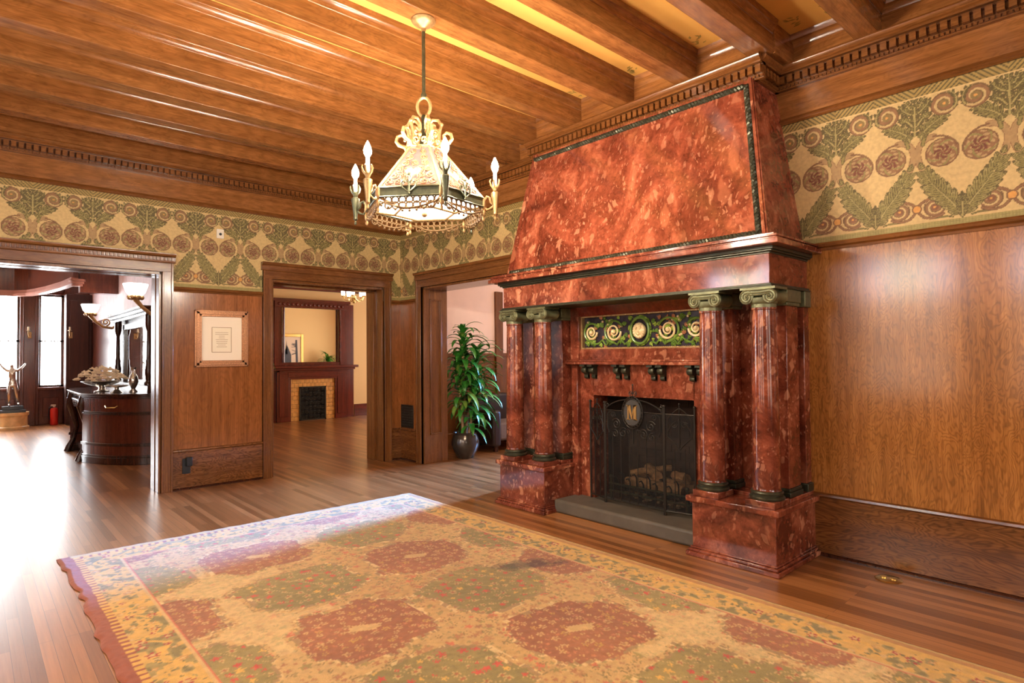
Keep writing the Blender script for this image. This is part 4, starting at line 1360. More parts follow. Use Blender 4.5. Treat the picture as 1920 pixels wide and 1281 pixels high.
# ------------------------------------------------------------------ rug
def rug():
    x0, x1, y0, y1 = 0.52, 3.58, -1.35, 5.62
    W, H = x1 - x0, y1 - y0
    st = 0.0092
    nu, nv = int(W / st), int(H / st)
    a = np.linspace(0, W, nu + 1)
    b_ = np.linspace(0, H, nv + 1)
    A, B = np.meshgrid(a, b_, indexing='xy')
    rs = np.random.RandomState(4)
    def hashn(i, j, k):
        h = np.sin(i * 127.1 + j * 311.7 + k * 74.7) * 43758.5453
        return h - np.floor(h)
    def vnoise(x, y, s, k=0):
        X, Y = x / s, y / s
        i, j = np.floor(X), np.floor(Y)
        f, g = X - i, Y - j
        f, g = f * f * (3 - 2 * f), g * g * (3 - 2 * g)
        return (hashn(i, j, k) * (1 - f) + hashn(i + 1, j, k) * f) * (1 - g) + (hashn(i, j + 1, k) * (1 - f) + hashn(i + 1, j + 1, k) * f) * g
    def flowers(s, k, rmin, rmax, elong=1.0):
        """jittered small motifs: mask, id value"""
        X, Y = A / s, B / (s * elong)
        i, j = np.floor(X), np.floor(Y)
        best = np.full(A.shape, 9.0)
        idv = np.zeros(A.shape)
        ang = np.zeros(A.shape)
        for di in (-1, 0, 1):
            for dj in (-1, 0, 1):
                ci, cj = i + di, j + dj
                px = ci + 0.2 + 0.6 * hashn(ci, cj, k)
                py = cj + 0.2 + 0.6 * hashn(ci, cj, k + 1)
                d = np.hypot((X - px) * s, (Y - py) * s * elong)
                m = d < best
                best = np.where(m, d, best)
                idv = np.where(m, hashn(ci, cj, k + 2), idv)
                ang = np.where(m, np.arctan2(Y - py, X - px), ang)
        R = rmin + (rmax - rmin) * idv
        pet = R * (0.72 + 0.28 * np.cos(5 * ang + idv * 6))
        return best < pet, best / R, (idv * 7.31) % 1.0
    cream, cream2 = L3(214, 174, 108), L3(202, 158, 92)
    rust, rust2 = L3(174, 110, 64), L3(156, 94, 54)
    green, green2 = L3(168, 144, 78), L3(144, 126, 68)
    gold, red, darkb, terr = L3(220, 170, 76), L3(206, 84, 58), L3(106, 76, 50), L3(158, 82, 48)
    pale = L3(230, 200, 134)
    C = np.ones(A.shape + (3,)) * cream
    t = vnoise(A, B, 0.5, 3)[..., None]
    C = C * (1 - t) + cream2 * t
    X, Y = A + x0, B + y0
    # field lattice of stepped lozenges, alternating rust and olive
    pu, pv = 0.86, 0.81
    I = np.round((X - 1.62) / pu)
    J = np.round((Y - 3.01) / pv)
    u = np.abs(X - 1.62 - I * pu)
    v = np.abs(Y - 3.01 - J * pv)
    # steps in the outline
    us, vs = np.floor(u / 0.03 + 0.5) * 0.03, np.floor(v / 0.03 + 0.5) * 0.03
    dd = np.maximum(us / 0.66 + vs / 0.62, np.maximum(us / 0.425, vs / 0.385) * 0.98)
    wob = (vnoise(X, Y, 0.16, 8) - 0.5) * 0.22 + (vnoise(X, Y, 0.05, 9) - 0.5) * 0.06
    dd = dd + wob
    par = ((I + J) % 2 == 0)
    f1, d1, k1 = flowers(0.072, 1, 0.015, 0.030)
    f2, d2, k2 = flowers(0.041, 21, 0.008, 0.017)
    f3, d3, k3 = flowers(0.105, 41, 0.018, 0.040, 0.8)
    # ground motifs
    C[f3 & (k3 < 0.45)] = rust * 0.6 + cream * 0.4
    C[f3 & (k3 < 0.16)] = red * 0.7 + cream * 0.3
    C[f3 & (k3 > 0.74)] = green
    C[f2 & (k2 > 0.5)] = green2 * 0.65 + cream * 0.35
    C[f2 & (k2 < 0.28)] = rust * 0.7 + cream * 0.3
    C[f1 & (k1 > 0.62) & (d1 > 0.45)] = green2 * 0.8 + rust * 0.2
    C[f1 & (k1 < 0.2)] = rust * 0.8 + cream * 0.2
    # paler diamond cells between the lozenges
    alt = (dd > 0.93)
    cell = hashn(np.floor((X - 1.62 + pu / 2) / pu + 0.5), np.floor((Y - 3.01 + pv / 2) / pv + 0.5), 5)
    C[alt & (cell > 0.55)] = C[alt & (cell > 0.55)] * 0.55 + pale * 0.45
    C[(dd > 0.84) & (dd < 0.868)] = pale * 0.7 + cream * 0.3
    tone = vnoise(X, Y, 0.3, 17)[..., None]
    k = (dd < 0.84) & par
    C[k] = (rust * (1 - tone) + rust2 * tone)[k]
    C[k & f1] = (cream * 0.8 + rust * 0.2)
    C[k & f1 & (k1 < 0.25)] = gold * 0.8
    C[k & f1 & (d1 < 0.42)] = rust2 * 0.7 + cream * 0.3
    C[k & ~f1 & f2 & (k2 > 0.6)] = L3(196, 124, 78)
    sub = np.abs(us * 0.9 - 0.0) + np.abs(vs - 0.0) < 0.10
    C[k & sub & (np.abs(Y - 3.01 - J * pv + 0.5 * (X - 1.62 - I * pu)) < 0.04)] = cream
    k = (dd < 0.84) & ~par
    C[k] = (green * (1 - tone) + green2 * tone)[k]
    C[k & f1] = (cream * 0.7 + green * 0.3)
    C[k & f1 & (d1 < 0.42)] = rust
    C[k & f1 & (k1 < 0.30)] = red
    C[k & f1 & (k1 > 0.85)] = gold
    C[k & ~f1 & f2 & (k2 > 0.55)] = green2
    stemline = np.abs(np.sin((X * 0.9 + Y * 1.2) * 2 * PI / 0.36 + 1.5 * np.sin(Y * 9))) < 0.05
    C[k & stemline] = cream * 0.7 + green * 0.3
    C[(np.abs(dd - 0.84) < 0.014)] = darkb * 0.5 + cream * 0.5
    # borders
    e = np.minimum(np.minimum(A, W - A), np.minimum(B, H - B))
    k = e < 0.355
    C[k] = gold * 0.78 + cream * 0.22
    run = np.where(np.minimum(A, W - A) < np.minimum(B, H - B), B, A)
    m = np.sin(run * 2 * PI / 0.23 + 0.8 * np.sin(run * 11)) * 0.045
    n_ = vnoise(A, B, 0.045, 30)
    C[k & (n_ > 0.56)] = green
    C[k & (n_ > 0.72)] = green2
    C[k & (np.abs(e - 0.22 - m) < 0.013)] = gold * 1.05
    C[k & f3 & (k3 < 0.5)] = rust * 0.5 + gold * 0.5
    C[k & f3 & (k3 < 0.22)] = red * 0.7
    C[k & (d3 < 0.4)] = cream
    C[k & f2 & (k2 > 0.7)] = green2 * 0.8
    k = (e > 0.325) & (e < 0.355)
    C[k] = cream
    C[(e > 0.345) & (e < 0.357)] = red * 0.75 + cream * 0.25
    k = (e > 0.075) & (e < 0.125)
    C[k] = gold
    C[k & (A < W * 0.5) & (np.sin(run * 2 * PI / 0.055) > 0.35)] = terr
    C[e < 0.075] = terr
    C[(A > W - 0.075)] = gold * 0.5 + terr * 0.5
    C[(A > W - 0.045)] = gold * 0.6 + green * 0.4
    C[(B > H - 0.075) & (A > 0.07)] = cream * 0.6 + green * 0.4
    # an old stain near the hearth
    sd = np.hypot((X - 2.97) / 0.26, (Y - 3.10 + 0.45 * (X - 2.97)) / 0.11) + (vnoise(X, Y, 0.09, 50) - 0.5) * 0.9
    C[sd < 0.95] = C[sd < 0.95] * 0.62
    C[sd < 0.6] = C[sd < 0.6] * 0.6
    C *= (0.88 + 0.24 * vnoise(A, B, 0.022, 60))[..., None] * (0.93 + 0.14 * vnoise(A, B, 0.35, 61))[..., None]
    z = np.zeros(A.shape + (3,))
    edge = np.minimum(1, e / 0.02)
    z[..., 2] = 0.002 + 0.010 * edge + 0.002 * vnoise(A, B, 0.02, 70) + 0.003 * vnoise(A, B, 0.6, 71)
    wv = (vnoise(B, B * 0 + 3, 0.10, 80) - 0.5) * 0.035 + (vnoise(B, B * 0 + 3, 0.5, 81) - 0.5) * 0.04
    z[..., 0] = wv * np.clip(1 - A / 0.12, 0, 1)
    wv = (vnoise(A, A * 0 + 3, 0.05, 82) - 0.5) * 0.03
    z[..., 1] = wv * np.clip(1 - (H - B) / 0.08, 0, 1)
    o = grid_color('rug', nu, nv, (x0, y0, 0), (W, 0, 0), (0, H, 0), np.clip(C, 0, 1), attr_mat('wool_rug_pile', 0.95, 0.5, 260.0, 0.25, 0.15), loc=((x0 + x1) / 2, (y0 + y1) / 2, 0), disp=z)
    tag(o, 'large worn oriental rug with rust and olive lozenges and gold border', 'rug')
    fr = MB()
    rnd = random.Random(9)
    for i in range(330):
        x = x0 + W * i / 330
        d = (rnd.uniform(-0.01, 0.01), rnd.uniform(0.012, 0.035))
        y = y1 - 0.012
        fr.add([(x - 0.003, y, 0.006), (x + 0.003, y, 0.006), (x + 0.003 + d[0], y + d[1], 0.003), (x - 0.003 + d[0], y + d[1], 0.003)], [(0, 1, 2, 3)])
    f = fr.build('end_fringe', plain('cream_warp_ends', lin(214, 196, 160), 0.95), o)


# ------------------------------------------------------------------ chandelier
CH = Vector((2.187, 3.243, 0))


def chandelier():
    T = thing('chandelier', (CH.x, CH.y, BEAM_Z), 'gilt six-sided lantern chandelier with lit candle bulbs hanging from a beam', 'chandelier')
    AN, PT = M['antique'], M['patina']
    a0 = math.radians(-49)
    def pol(r, th, z):
        return Vector((CH.x + r * math.cos(th), CH.y + r * math.sin(th), z))
    MB().lathe([(0.001, 3.70), (0.078, 3.70), (0.080, 3.692), (0.074, 3.680), (0.06, 3.668), (0.03, 3.655), (0.016, 3.640), (0.014, 3.62), (0.001, 3.62)], (CH.x, CH.y, 0), 32).build('canopy', AN, T)
    MB().lathe([(0.001, 3.19), (0.011, 3.19), (0.0115, 3.62), (0.001, 3.63)], (CH.x, CH.y, 0), 14).lathe([(0.001, 3.185), (0.018, 3.185), (0.02, 3.2), (0.015, 3.215), (0.001, 3.216)], (CH.x, CH.y, 0), 16).build('rod', PT, T)
    MB().tube([Vector((CH.x, CH.y, 3.125)) + Vector((math.sin(YAW), -math.cos(YAW), 0)) * (0.042 * math.cos(t)) + Vector((0, 0, 0.062 * math.sin(t))) for t in [2 * PI * i / 28 for i in range(28)]], 0.011, 9, closed=True).build('ring', AN, T)
    MB().lathe([(0.001, 3.075), (0.014, 3.07), (0.02, 3.05), (0.014, 3.03), (0.024, 3.01), (0.016, 2.99), (0.022, 2.93), (0.03, 2.88), (0.03, 2.82), (0.001, 2.82)], (CH.x, CH.y, 0), 18).build('stem_hub', PT, T)
    R0, R1, ZB, ZS = 0.382, 0.112, 2.505, 2.835
    ez = Vector((0, 0, 1))
    cr = MB()
    for k in range(6):
        th = a0 + k * PI / 3
        d = Vector((math.cos(th), math.sin(th), 0))
        c = Vector((CH.x, CH.y, 0))
        cr.tube([c + d * r + ez * z for r, z in ((0.112, 2.835), (0.128, 2.865), (0.168, 2.88), (0.186, 2.905), (0.178, 2.935), (0.15, 2.945), (0.128, 2.93), (0.13, 2.905))], [0.014, 0.013, 0.013, 0.012, 0.012, 0.011, 0.009, 0.007], 8)
        cr.tube([c + d * r + ez * z for r, z in ((0.118, 2.85), (0.098, 2.90), (0.105, 2.96), (0.115, 2.995), (0.095, 3.03), (0.06, 3.035), (0.035, 3.01), (0.03, 2.97))], [0.013, 0.012, 0.011, 0.011, 0.011, 0.010, 0.009, 0.008], 8)
        cr.tube(spiral(c + d * 0.075 + ez * 2.945, 0.03, 1.5, 0, 1, d, ez, 20, 0.2), 0.008, 7)
        cr.ball(c + d * 0.115 + ez * 3.0, 0.014, 7)
        th2 = th + PI / 6
        d2 = Vector((math.cos(th2), math.sin(th2), 0))
        s2 = Vector((-math.sin(th2), math.cos(th2), 0))
        for s in (-1, 1):
            cr.tube(spiral(c + d2 * 0.098 + s2 * (s * 0.025) + ez * 2.875, 0.024, 1.4, -PI / 2, s, s2, ez, 18, 0.2), 0.006, 6)
        cr.ball(c + d2 * 0.1 + ez * 2.91, 0.013, 7)
    cr.build('scroll_crown', AN, T)
    # shade panels with filigree, corner ribs
    for k in range(6):
        ta, tb = a0 + k * PI / 3, a0 + (k + 1) * PI / 3
        A, Bq, Cq, D = pol(R0, ta, ZB), pol(R0, tb, ZB), pol(R1, tb, ZS), pol(R1, ta, ZS)
        nrm = (Bq - A).cross(D - A).normalized()
        p = MB().prism([A, Bq, Cq, D], -nrm * 0.004)
        sp = p.build('shade_panel', M['shade'], T)
        f = MB()
        ex = (Bq - A).normalized()
        mid0, mid1 = (A + Bq) / 2, (Cq + D) / 2
        ey = (mid1 - mid0).normalized()
        Hh = (mid1 - mid0).length
        w0, w1 = (Bq - A).length / 2, (Cq - D).length / 2
        S = lambda u, v: mid0 + ex * (u * (w0 + (w1 - w0) * v / Hh)) + ey * v + nrm * 0.006
        rows = [(0.045, (-0.78, -0.47, -0.16, 0.16, 0.47, 0.78), 0.028), (0.105, (-0.72, -0.36, 0.36, 0.72), 0.030), (0.165, (-0.66, -0.30, 0.30, 0.66), 0.028), (0.225, (-0.55, 0.0, 0.55), 0.027), (0.28, (-0.5, 0.5), 0.027), (0.335, (-0.45, 0.45), 0.022), (0.385, (0.0,), 0.022)]
        for v, us_, R in rows:
            for u in us_:
                sg = 1 if u >= 0 else -1
                f.tube(spiral(S(u, v), R, 1.5, PI / 2, sg, ex, ey, 16, 0.2), 0.0055, 5)
        for s in (-1, 1):
            f.tube([S(s * (0.05 + 0.6 * math.sin(t * 2.6)) * (1 - 0.25 * t), 0.02 + 0.34 * t) for t in [i / 14 for i in range(15)]], 0.0042, 5)
        for v in (0.012, Hh - 0.02):
            f.tube([S(-0.94, v), S(0.94, v)], 0.005, 6)
        f.build('filigree', M['filigree'], sp)
        h = MB()
        pts = []
        for i in range(20):
            t = 2 * PI * i / 20
            hx = 0.052 * math.sin(t) ** 3
            hy = 0.0033 * (13 * math.cos(t) - 5 * math.cos(2 * t) - 2 * math.cos(3 * t) - math.cos(4 * t))
            pts.append(mid0 + ex * hx + ey * (0.135 + hy) + nrm * 0.006)
        h.prism(pts, nrm * 0.006)
        h.build('heart_boss', M['frame_gold'], sp)
    rb = MB()
    for k in range(6):
        th = a0 + k * PI / 3
        rb.tube([pol(R0 + 0.004, th, ZB), pol(R1 + 0.004, th, ZS)], [0.010, 0.008], 7)
    rb.tube([pol(R1 + 0.004, a0 + k * PI / 3, ZS) for k in range(6)], 0.010, 7, closed=True)
    rb.build('shade_ribs', AN, T)
    # hexagonal band, its fleurs, pierced skirt and the glass below
    bd = MB()
    for k in range(6):
        ta, tb = a0 + k * PI / 3, a0 + (k + 1) * PI / 3
        o1, o2, i1, i2 = pol(0.395, ta, 0), pol(0.395, tb, 0), pol(0.372, ta, 0), pol(0.372, tb, 0)
        z0, z1 = 2.452, 2.507
        bd.hexa([i1 + ez * z0, i2 + ez * z0, o2 + ez * z0, o1 + ez * z0, i1 + ez * z1, i2 + ez * z1, o2 + ez * z1, o1 + ez * z1])
        for z in (z0, z1):
            bd.tube([o1 + ez * z, o2 + ez * z], 0.006, 6)
    bd.build('band', PT, T)
    for k in range(6):
        ta, tb = a0 + k * PI / 3, a0 + (k + 1) * PI / 3
        A, Bq = pol(0.39, ta, 0), pol(0.39, tb, 0)
        ex = (Bq - A).normalized()
        out = ((A + Bq) / 2 - Vector((CH.x, CH.y, 0))).normalized()
        W = (Bq - A).length
        f = MB()
        mid = (A + Bq) / 2 + out * 0.014
        f.tube([mid + ez * 2.46, mid + ez * 2.575], [0.009, 0.004], 7)
        for s in (-1, 1):
            f.tube([mid + ex * (s * q) + ez * z for q, z in ((0.0, 2.47), (0.02, 2.485), (0.042, 2.505), (0.046, 2.53), (0.034, 2.54), (0.026, 2.528))], 0.006, 6)
            f.tube([mid + ex * (s * q) + ez * z for q, z in ((0.0, 2.52), (0.014, 2.545), (0.022, 2.565))], 0.005, 6)
        f.ball(mid + ez * 2.58, 0.010, 6)
        f.build('fleur_ornament', PT, T)
        q = MB()
        n_ = 9
        for i in range(n_):
            u = (i + 0.5) / n_
            dep = 0.030 + 0.045 * math.sin(PI * u)
            c = A + ex * (W * u)
            r = W / n_ * 0.47
            for z in ([2.452 - r] if dep < 0.045 else [2.452 - r, 2.452 - 2.6 * r]):
                q.tube([c + ex * (r * math.cos(t)) + ez * (z + r * math.sin(t)) for t in [2 * PI * j / 14 for j in range(14)]], 0.0052, 6, closed=True)
            q.ball(c + ez * (2.452 - dep - 0.012), 0.0085, 6)
            q.ball(c + ex * (W / n_ / 2) + ez * (2.452 - dep * 0.75), 0.007, 5)
        q.tube([A + ex * (W * u) + ez * (2.452 - 0.02 - 0.05 * math.sin(PI * u)) for u in [j / 16 for j in range(17)]], 0.006, 6)
        q.build('pierced_skirt', M['skirt'], T)
        fd = pol(0.388, ta, 0)
        MB().lathe([(0.001, 2.36), (0.007, 2.365), (0.010, 2.378), (0.006, 2.39), (0.013, 2.405), (0.014, 2.425), (0.009, 2.44), (0.016, 2.45), (0.016, 2.51), (0.001, 2.515)], (fd.x, fd.y, 0), 12).build('corner_finial', AN, T)
    g = MB()
    ring = [pol(0.368, a0 + k * PI / 3, 2.456) for k in range(6)]
    inn = [pol(0.20, a0 + k * PI / 3, 2.428) for k in range(6)]
    g.add(ring + inn, [(k, k + 6, (k + 1) % 6 + 6, (k + 1) % 6) for k in range(6)] + [tuple(range(6, 12))])
    g.build('bowl_glass', M['opal'], T, solid=0.004)
    b2 = MB()
    for k in range(6):
        b2.tube([ring[k] - ez * 0.004, inn[k] - ez * 0.006], 0.009, 6)
    b2.tube([p - ez * 0.006 for p in inn], 0.008, 6, closed=True)
    b2.ball((CH.x, CH.y, 2.42), 0.02, 7)
    b2.build('bowl_ribs', AN, T)
    for k in range(6):
        th = a0 + k * PI / 3
        d = Vector((math.cos(th), math.sin(th), 0))
        c = Vector((CH.x, CH.y, 0))
        a = MB()
        ra = 0.465
        a.tube([c + d * r + ez * z for r, z in ((0.392, 2.49), (0.412, 2.52), (0.43, 2.51), (0.435, 2.485), (0.45, 2.47))], 0.008, 7)
        a.tube([c + d * r + ez * z for r, z in ((0.392, 2.46), (0.41, 2.435), (0.43, 2.44), (0.45, 2.455))], 0.007, 7)
        pc = c + d * ra
        a.lathe([(0.001, 2.365), (0.007, 2.37), (0.009, 2.38), (0.005, 2.392), (0.014, 2.405), (0.012, 2.42), (0.022, 2.50), (0.027, 2.525), (0.027, 2.54), (0.018, 2.545), (0.012, 2.552), (0.020, 2.575), (0.016, 2.585), (0.001, 2.585)], (pc.x, pc.y, 0), 14)
        for j in range(5):
            t = 2 * PI * j / 5
            e = Vector((math.cos(t), math.sin(t), 0))
            a.tube([pc + e * 0.014 + ez * 2.572, pc + e * 0.028 + ez * 2.592, pc + e * 0.034 + ez * 2.617, pc + e * 0.028 + ez * 2.627], [0.006, 0.006, 0.005, 0.003], 5)
        arm = a.build('candle_arm', PT if k % 2 else AN, T)
        MB().lathe([(0.001, 2.583), (0.0125, 2.583), (0.0115, 2.672), (0.001, 2.674)], (pc.x, pc.y, 0), 14).build('candle_sleeve', M['candle'], arm)
        MB().lathe([(0.001, 2.672), (0.010, 2.674), (0.021, 2.694), (0.0235, 2.712), (0.018, 2.734), (0.008, 2.756), (0.001, 2.770)], (pc.x, pc.y, 0), 14).build('flame_bulb', M['bulb'], arm)


# ------------------------------------------------------------------ small fixed things of the main room
def wall_bits():
    # framed document between the two openings
    yw = YA - 0.003
    P = thing('framed_document', (2.235, yw, 1.39), 'square gilt framed certificate with wide cream mat on oak panel', 'picture')
    x0, x1, z0, z1 = 1.935, 2.53, 1.395, 2.06
    fr = MB()
    for d, w0, w1 in ((0.030, 0.0, 0.022), (0.042, 0.018, 0.05), (0.032, 0.046, 0.075)):
        y = yw - d
        for a in (0, 1):
            fr.box(x0 + w0 if a == 0 else x1 - w1, x0 + w1 if a == 0 else x1 - w0, y, yw, z0 + w0, z1 - w0)
            fr.box(x0 + w0, x1 - w0, y, yw, z0 + w0 if a == 0 else z1 - w1, z0 + w1 if a == 0 else z1 - w0)
    fr.build('frame', M['frame_gold'], P, bevel=0.004)
    MB().box(x0 + 0.06, x1 - 0.06, yw - 0.014, yw, z0 + 0.06, z1 - 0.06).build('mat_board', plain('ivory_mat', lin(240, 222, 196), 0.7), P)
    dx0, dx1, dz0, dz1 = 2.12, 2.34, 1.565, 1.862
    d = MB().box(dx0, dx1, yw - 0.017, yw - 0.012, dz0, dz1)
    d.use(1)
    for q in ((dx0, dx0 + 0.005, dz0, dz1), (dx1 - 0.005, dx1, dz0, dz1), (dx0, dx1, dz0, dz0 + 0.005), (dx0, dx1, dz1 - 0.005, dz1)):
        d.box(q[0], q[1], yw - 0.019, yw - 0.016, q[2], q[3])
    rnd = random.Random(2)
    for i in range(9):
        z = dz1 - 0.065 - i * 0.021
        w = rnd.uniform(0.03, 0.075)
        d.box(2.23 - w, 2.23 + w, yw - 0.0178, yw - 0.016, z, z + 0.004)
    d.build('printed_sheet', [M['paper'], M['ink']], P)
    # power outlet with a black adapter
    o = thing('wall_outlet', (1.855, YA - 0.015, 0.18), 'black wall outlet with plugged in adapter on oak baseboard', 'outlet')
    MB().box(1.812, 1.895, YA - 0.026, YA - 0.013, 0.185, 0.355).build('cover_plate', M['black'], o, bevel=0.003)
    MB().box(1.845, 1.905, YA - 0.075, YA - 0.025, 0.27, 0.372).build('adapter', M['black'], o, bevel=0.006)
    # sensor on the wallpaper
    s = thing('motion_sensor', (2.21, YA - 0.003, 2.93), 'small white sensor with dark lens on the wallpaper', 'sensor')
    MB().box(2.17, 2.25, YA - 0.03, YA - 0.002, 2.92, 3.03).build('housing', M['white'], s, bevel=0.006)
    MB().ball((2.21, YA - 0.03, 2.97), 0.016, 8).build('lens', M['black'], s)
    # wall register in the corner
    r = thing('wall_register', (XB - 0.012, 7.42, 0.47), 'dark iron heating register low on the oak corner wall', 'register')
    MB().box(XB - 0.022, XB - 0.010, 7.25, 7.57, 0.47, 0.80).build('plate', M['iron'], r, bevel=0.003)
    g = MB()
    for i in range(8):
        for j in range(8):
            g.tube([(XB - 0.024, 7.285 + 0.036 * i + 0.013 * math.cos(t), 0.51 + 0.036 * j + 0.013 * math.sin(t)) for t in [2 * PI * q / 8 for q in range(8)]], 0.004, 5, closed=True)
    g.build('grille', M['iron'], r)
    # brass floor outlet by the right wall
    f = thing('floor_outlet', (4.505, 1.29, 0), 'round brass floor outlet by the right baseboard', 'outlet')
    MB().lathe([(0.001, 0), (0.078, 0), (0.080, 0.004), (0.070, 0.010), (0.001, 0.010)], (4.505, 1.29, 0), 30).build('rim', M['brass'], f)
    for e in (-0.03, 0.03):
        MB().lathe([(0.001, 0.009), (0.021, 0.009), (0.021, 0.017), (0.012, 0.02), (0.001, 0.02)], (4.505, 1.29 + e, 0), 18).build('screw_cap', M['brass'], f)


fireplace()
fire_screen()
rug()
chandelier()
wall_bits()


# ------------------------------------------------------------------ rooms seen through the openings
def other_rooms():
    YB = YA + WT
    # partition between dining room and parlor, outer walls and ceilings
    w = MB()
    w.use(0).box(2.15, 2.30, YB, 18.0, 2.35, 3.6)
    w.use(1).box(2.15, 2.30, YB, 18.0, 0, 2.35)
    struct(w.build('wall_dining_right', [M['wall_mauve'], M['walnut_red']]))
    d = MB().box(-5.7, -5.5, YB, 18.0, 0, 3.6).box(-5.7, XL - 0.2, YB - 0.2, YB, 0, 3.6)
    struct(d.build('wall_dining_left', M['walnut_red']))
    struct(MB().box(-5.7, 10.2, YB, 18.2, 3.55, 3.65).box(5.1, 10.2, 2.8, YB, 3.55, 3.65).build('ceiling_beyond', M['plaster']))
    # dining room bay: piers, sills, windows, curved header
    Y0 = 17.5
    b_ = MB()
    wins = [(-4.6, -3.2), (-2.6, -1.2), (-0.75, 0.86), (1.20, 1.66)]
    cur = -5.5
    for a, c in wins + [(2.15, 2.15)]:
        b_.box(cur, a, Y0 - 0.12, Y0 + 0.2, 0, 3.6)
        if c > a:
            b_.box(a, c, Y0 - 0.02, Y0 + 0.2, 0, 0.80).box(a - 0.02, c + 0.02, Y0 - 0.16, Y0 + 0.1, 0.80, 0.86)
            b_.box(a, c, Y0 - 0.02, Y0 + 0.2, 3.0, 3.6)
            b_.box(a + 0.08, c - 0.08, Y0 - 0.05, Y0, 0.18, 0.62)
        if a - cur > 0.2 and a < 2:
            b_.box(cur + 0.05, cur + 0.075, Y0 - 0.15, Y0 - 0.1, 0, 3.0).box(a - 0.075, a - 0.05, Y0 - 0.15, Y0 - 0.1, 0, 3.0)
        cur = c
    struct(b_.build('wall_bay', M['walnut_red'], bevel=0.01))
    for i, (a, c) in enumerate(wins):
        g = MB()
        g.use(1).box(a, c, Y0 + 0.12, Y0 + 0.14, 0.86, 3.0)
        g.use(0)
        for x in (a, c - 0.045):
            g.box(x, x + 0.045, Y0 + 0.04, Y0 + 0.12, 0.86, 3.0)
        for z in (0.86, 1.9, 2.955):
            g.box(a, c, Y0 + 0.04, Y0 + 0.12, z, z + 0.045)
        struct(g.build('window_%d' % (6 + i), [M['walnut'], M['pane_dining']]))
    for a, c, lb in ((-0.75, 0.86, 'white sheer curtain at the wide window behind the statue'), (1.20, 1.66, 'white sheer curtain at the narrow window above the fire extinguisher')):
        k = MB()
        n_ = int((c - a) / 0.012)
        vs, fs = [], []
        for i in range(n_ + 1):
            x = a + 0.05 + (c - a - 0.1) * i / n_
            y = Y0 + 0.02 + 0.014 * math.sin(i * 1.05) + 0.006 * math.sin(i * 0.37)
            vs += [(x, y, 0.90), (x, y + 0.004, 2.92)]
        for i in range(n_):
            fs.append((2 * i, 2 * i + 2, 2 * i + 3, 2 * i + 1))
        k.add(vs, fs)
        root = thing('sheer_curtain', ((a + c) / 2, Y0 + 0.02, 2.95), lb, 'curtain', 'sheer curtains in the bay')
        k.build('curtain_panel', M['sheer'], root)
        MB().tube([(a + 0.02, Y0 + 0.02, 2.93), (c - 0.02, Y0 + 0.02, 2.93)], 0.009, 8).build('curtain_rod', M['brass'], root)
    path = [(-5.4, 17.36), (-2, 17.36), (0.3, 17.36), (0.80, 17.28), (1.06, 16.95), (1.20, 16.4), (1.32, 15.78), (1.475, 14.65), (1.54, 13.75)]
    P = bez([(0, 0), (1, 1), (2, 2), (3, 3)], 2)
    h = MB()
    pts = [Vector((x, y, 0)) for x, y in path]
    for a, c in zip(pts[:-1], pts[1:]):
        nrm = Vector((0, 0, 1)).cross((c - a).normalized())
        for off, z0, z1, mi_ in ((0.10, 3.02, 3.56, 0), (0.13, 2.955, 3.03, 1), (0.15, 2.90, 2.96, 1)):
            h.use(mi_)
            q = [a - nrm * 0.02, c - nrm * 0.02, c - nrm * off, a - nrm * off]
            h.hexa([p + Vector((0, 0, z0)) for p in q] + [p + Vector((0, 0, z1)) for p in q])
    h.use(1)
    for i in range(3):
        h.lathe([(0.001, 2.86 - 0.0 + i * 0.045), (0.09 + 0.02 * i, 2.86 + i * 0.045), (0.09 + 0.02 * i, 2.90 + i * 0.045), (0.001, 2.905 + i * 0.045)], (1.50, 13.72, 0), 18)
    h.use(0).box(1.54, 2.149, 13.68, 13.92, 2.75, 3.55)
    struct(h.build('trim_bay_header', [M['walnut_red'], plain('rose_walnut_moulding', lin(168, 112, 96), 0.3)]))
    a = MB().box(1.66, 2.149, 17.0, 17.4, 0, 3.0).box(1.72, 2.09, 16.98, 17.05, 0.2, 0.85).box(1.72, 2.09, 16.98, 17.05, 1.0, 2.85)
    struct(a.build('trim_bay_pier', M['pier_wood'], bevel=0.01))

    # --- sideboard with curved ends and a mirrored back
    SB = thing('sideboard', (1.7, 11.46, 0), 'large dark carved sideboard with curved ends and mirrored back', 'sideboard')
    W_, WR = M['walnut'], M['walnut_red']
    ym = 11.46
    end = [(2.14, 9.72), (1.98, 9.75), (1.80, 9.83), (1.62, 9.98), (1.46, 10.20), (1.34, 10.45), (1.27, 10.66), (1.25, 10.76)]
    ob = [Vector((x, y, 0)) for x, y in end]
    def grow(e, g):
        c = Vector((2.14, 10.76, 0))
        return [p + ((p - c).normalized() * g if p.x < 2.1 else Vector((0, -g, 0))) for p in e]
    full = grow(ob, 0.035)
    top = full + [Vector((p.x, 2 * ym - p.y, 0)) for p in reversed(full)]
    ez = Vector((0, 0, 1))
    t = MB().prism([p + ez * 0.962 for p in top], (0, 0, 0.022)).prism([p + ez * 0.984 for p in [q + (Vector((-0.015, 0, 0)) if q.x < 2.1 else Vector((0, 0, 0))) for q in top]], (0, 0, 0.018))
    t.build('counter_top', M['walnut'], SB, bevel=0.006)
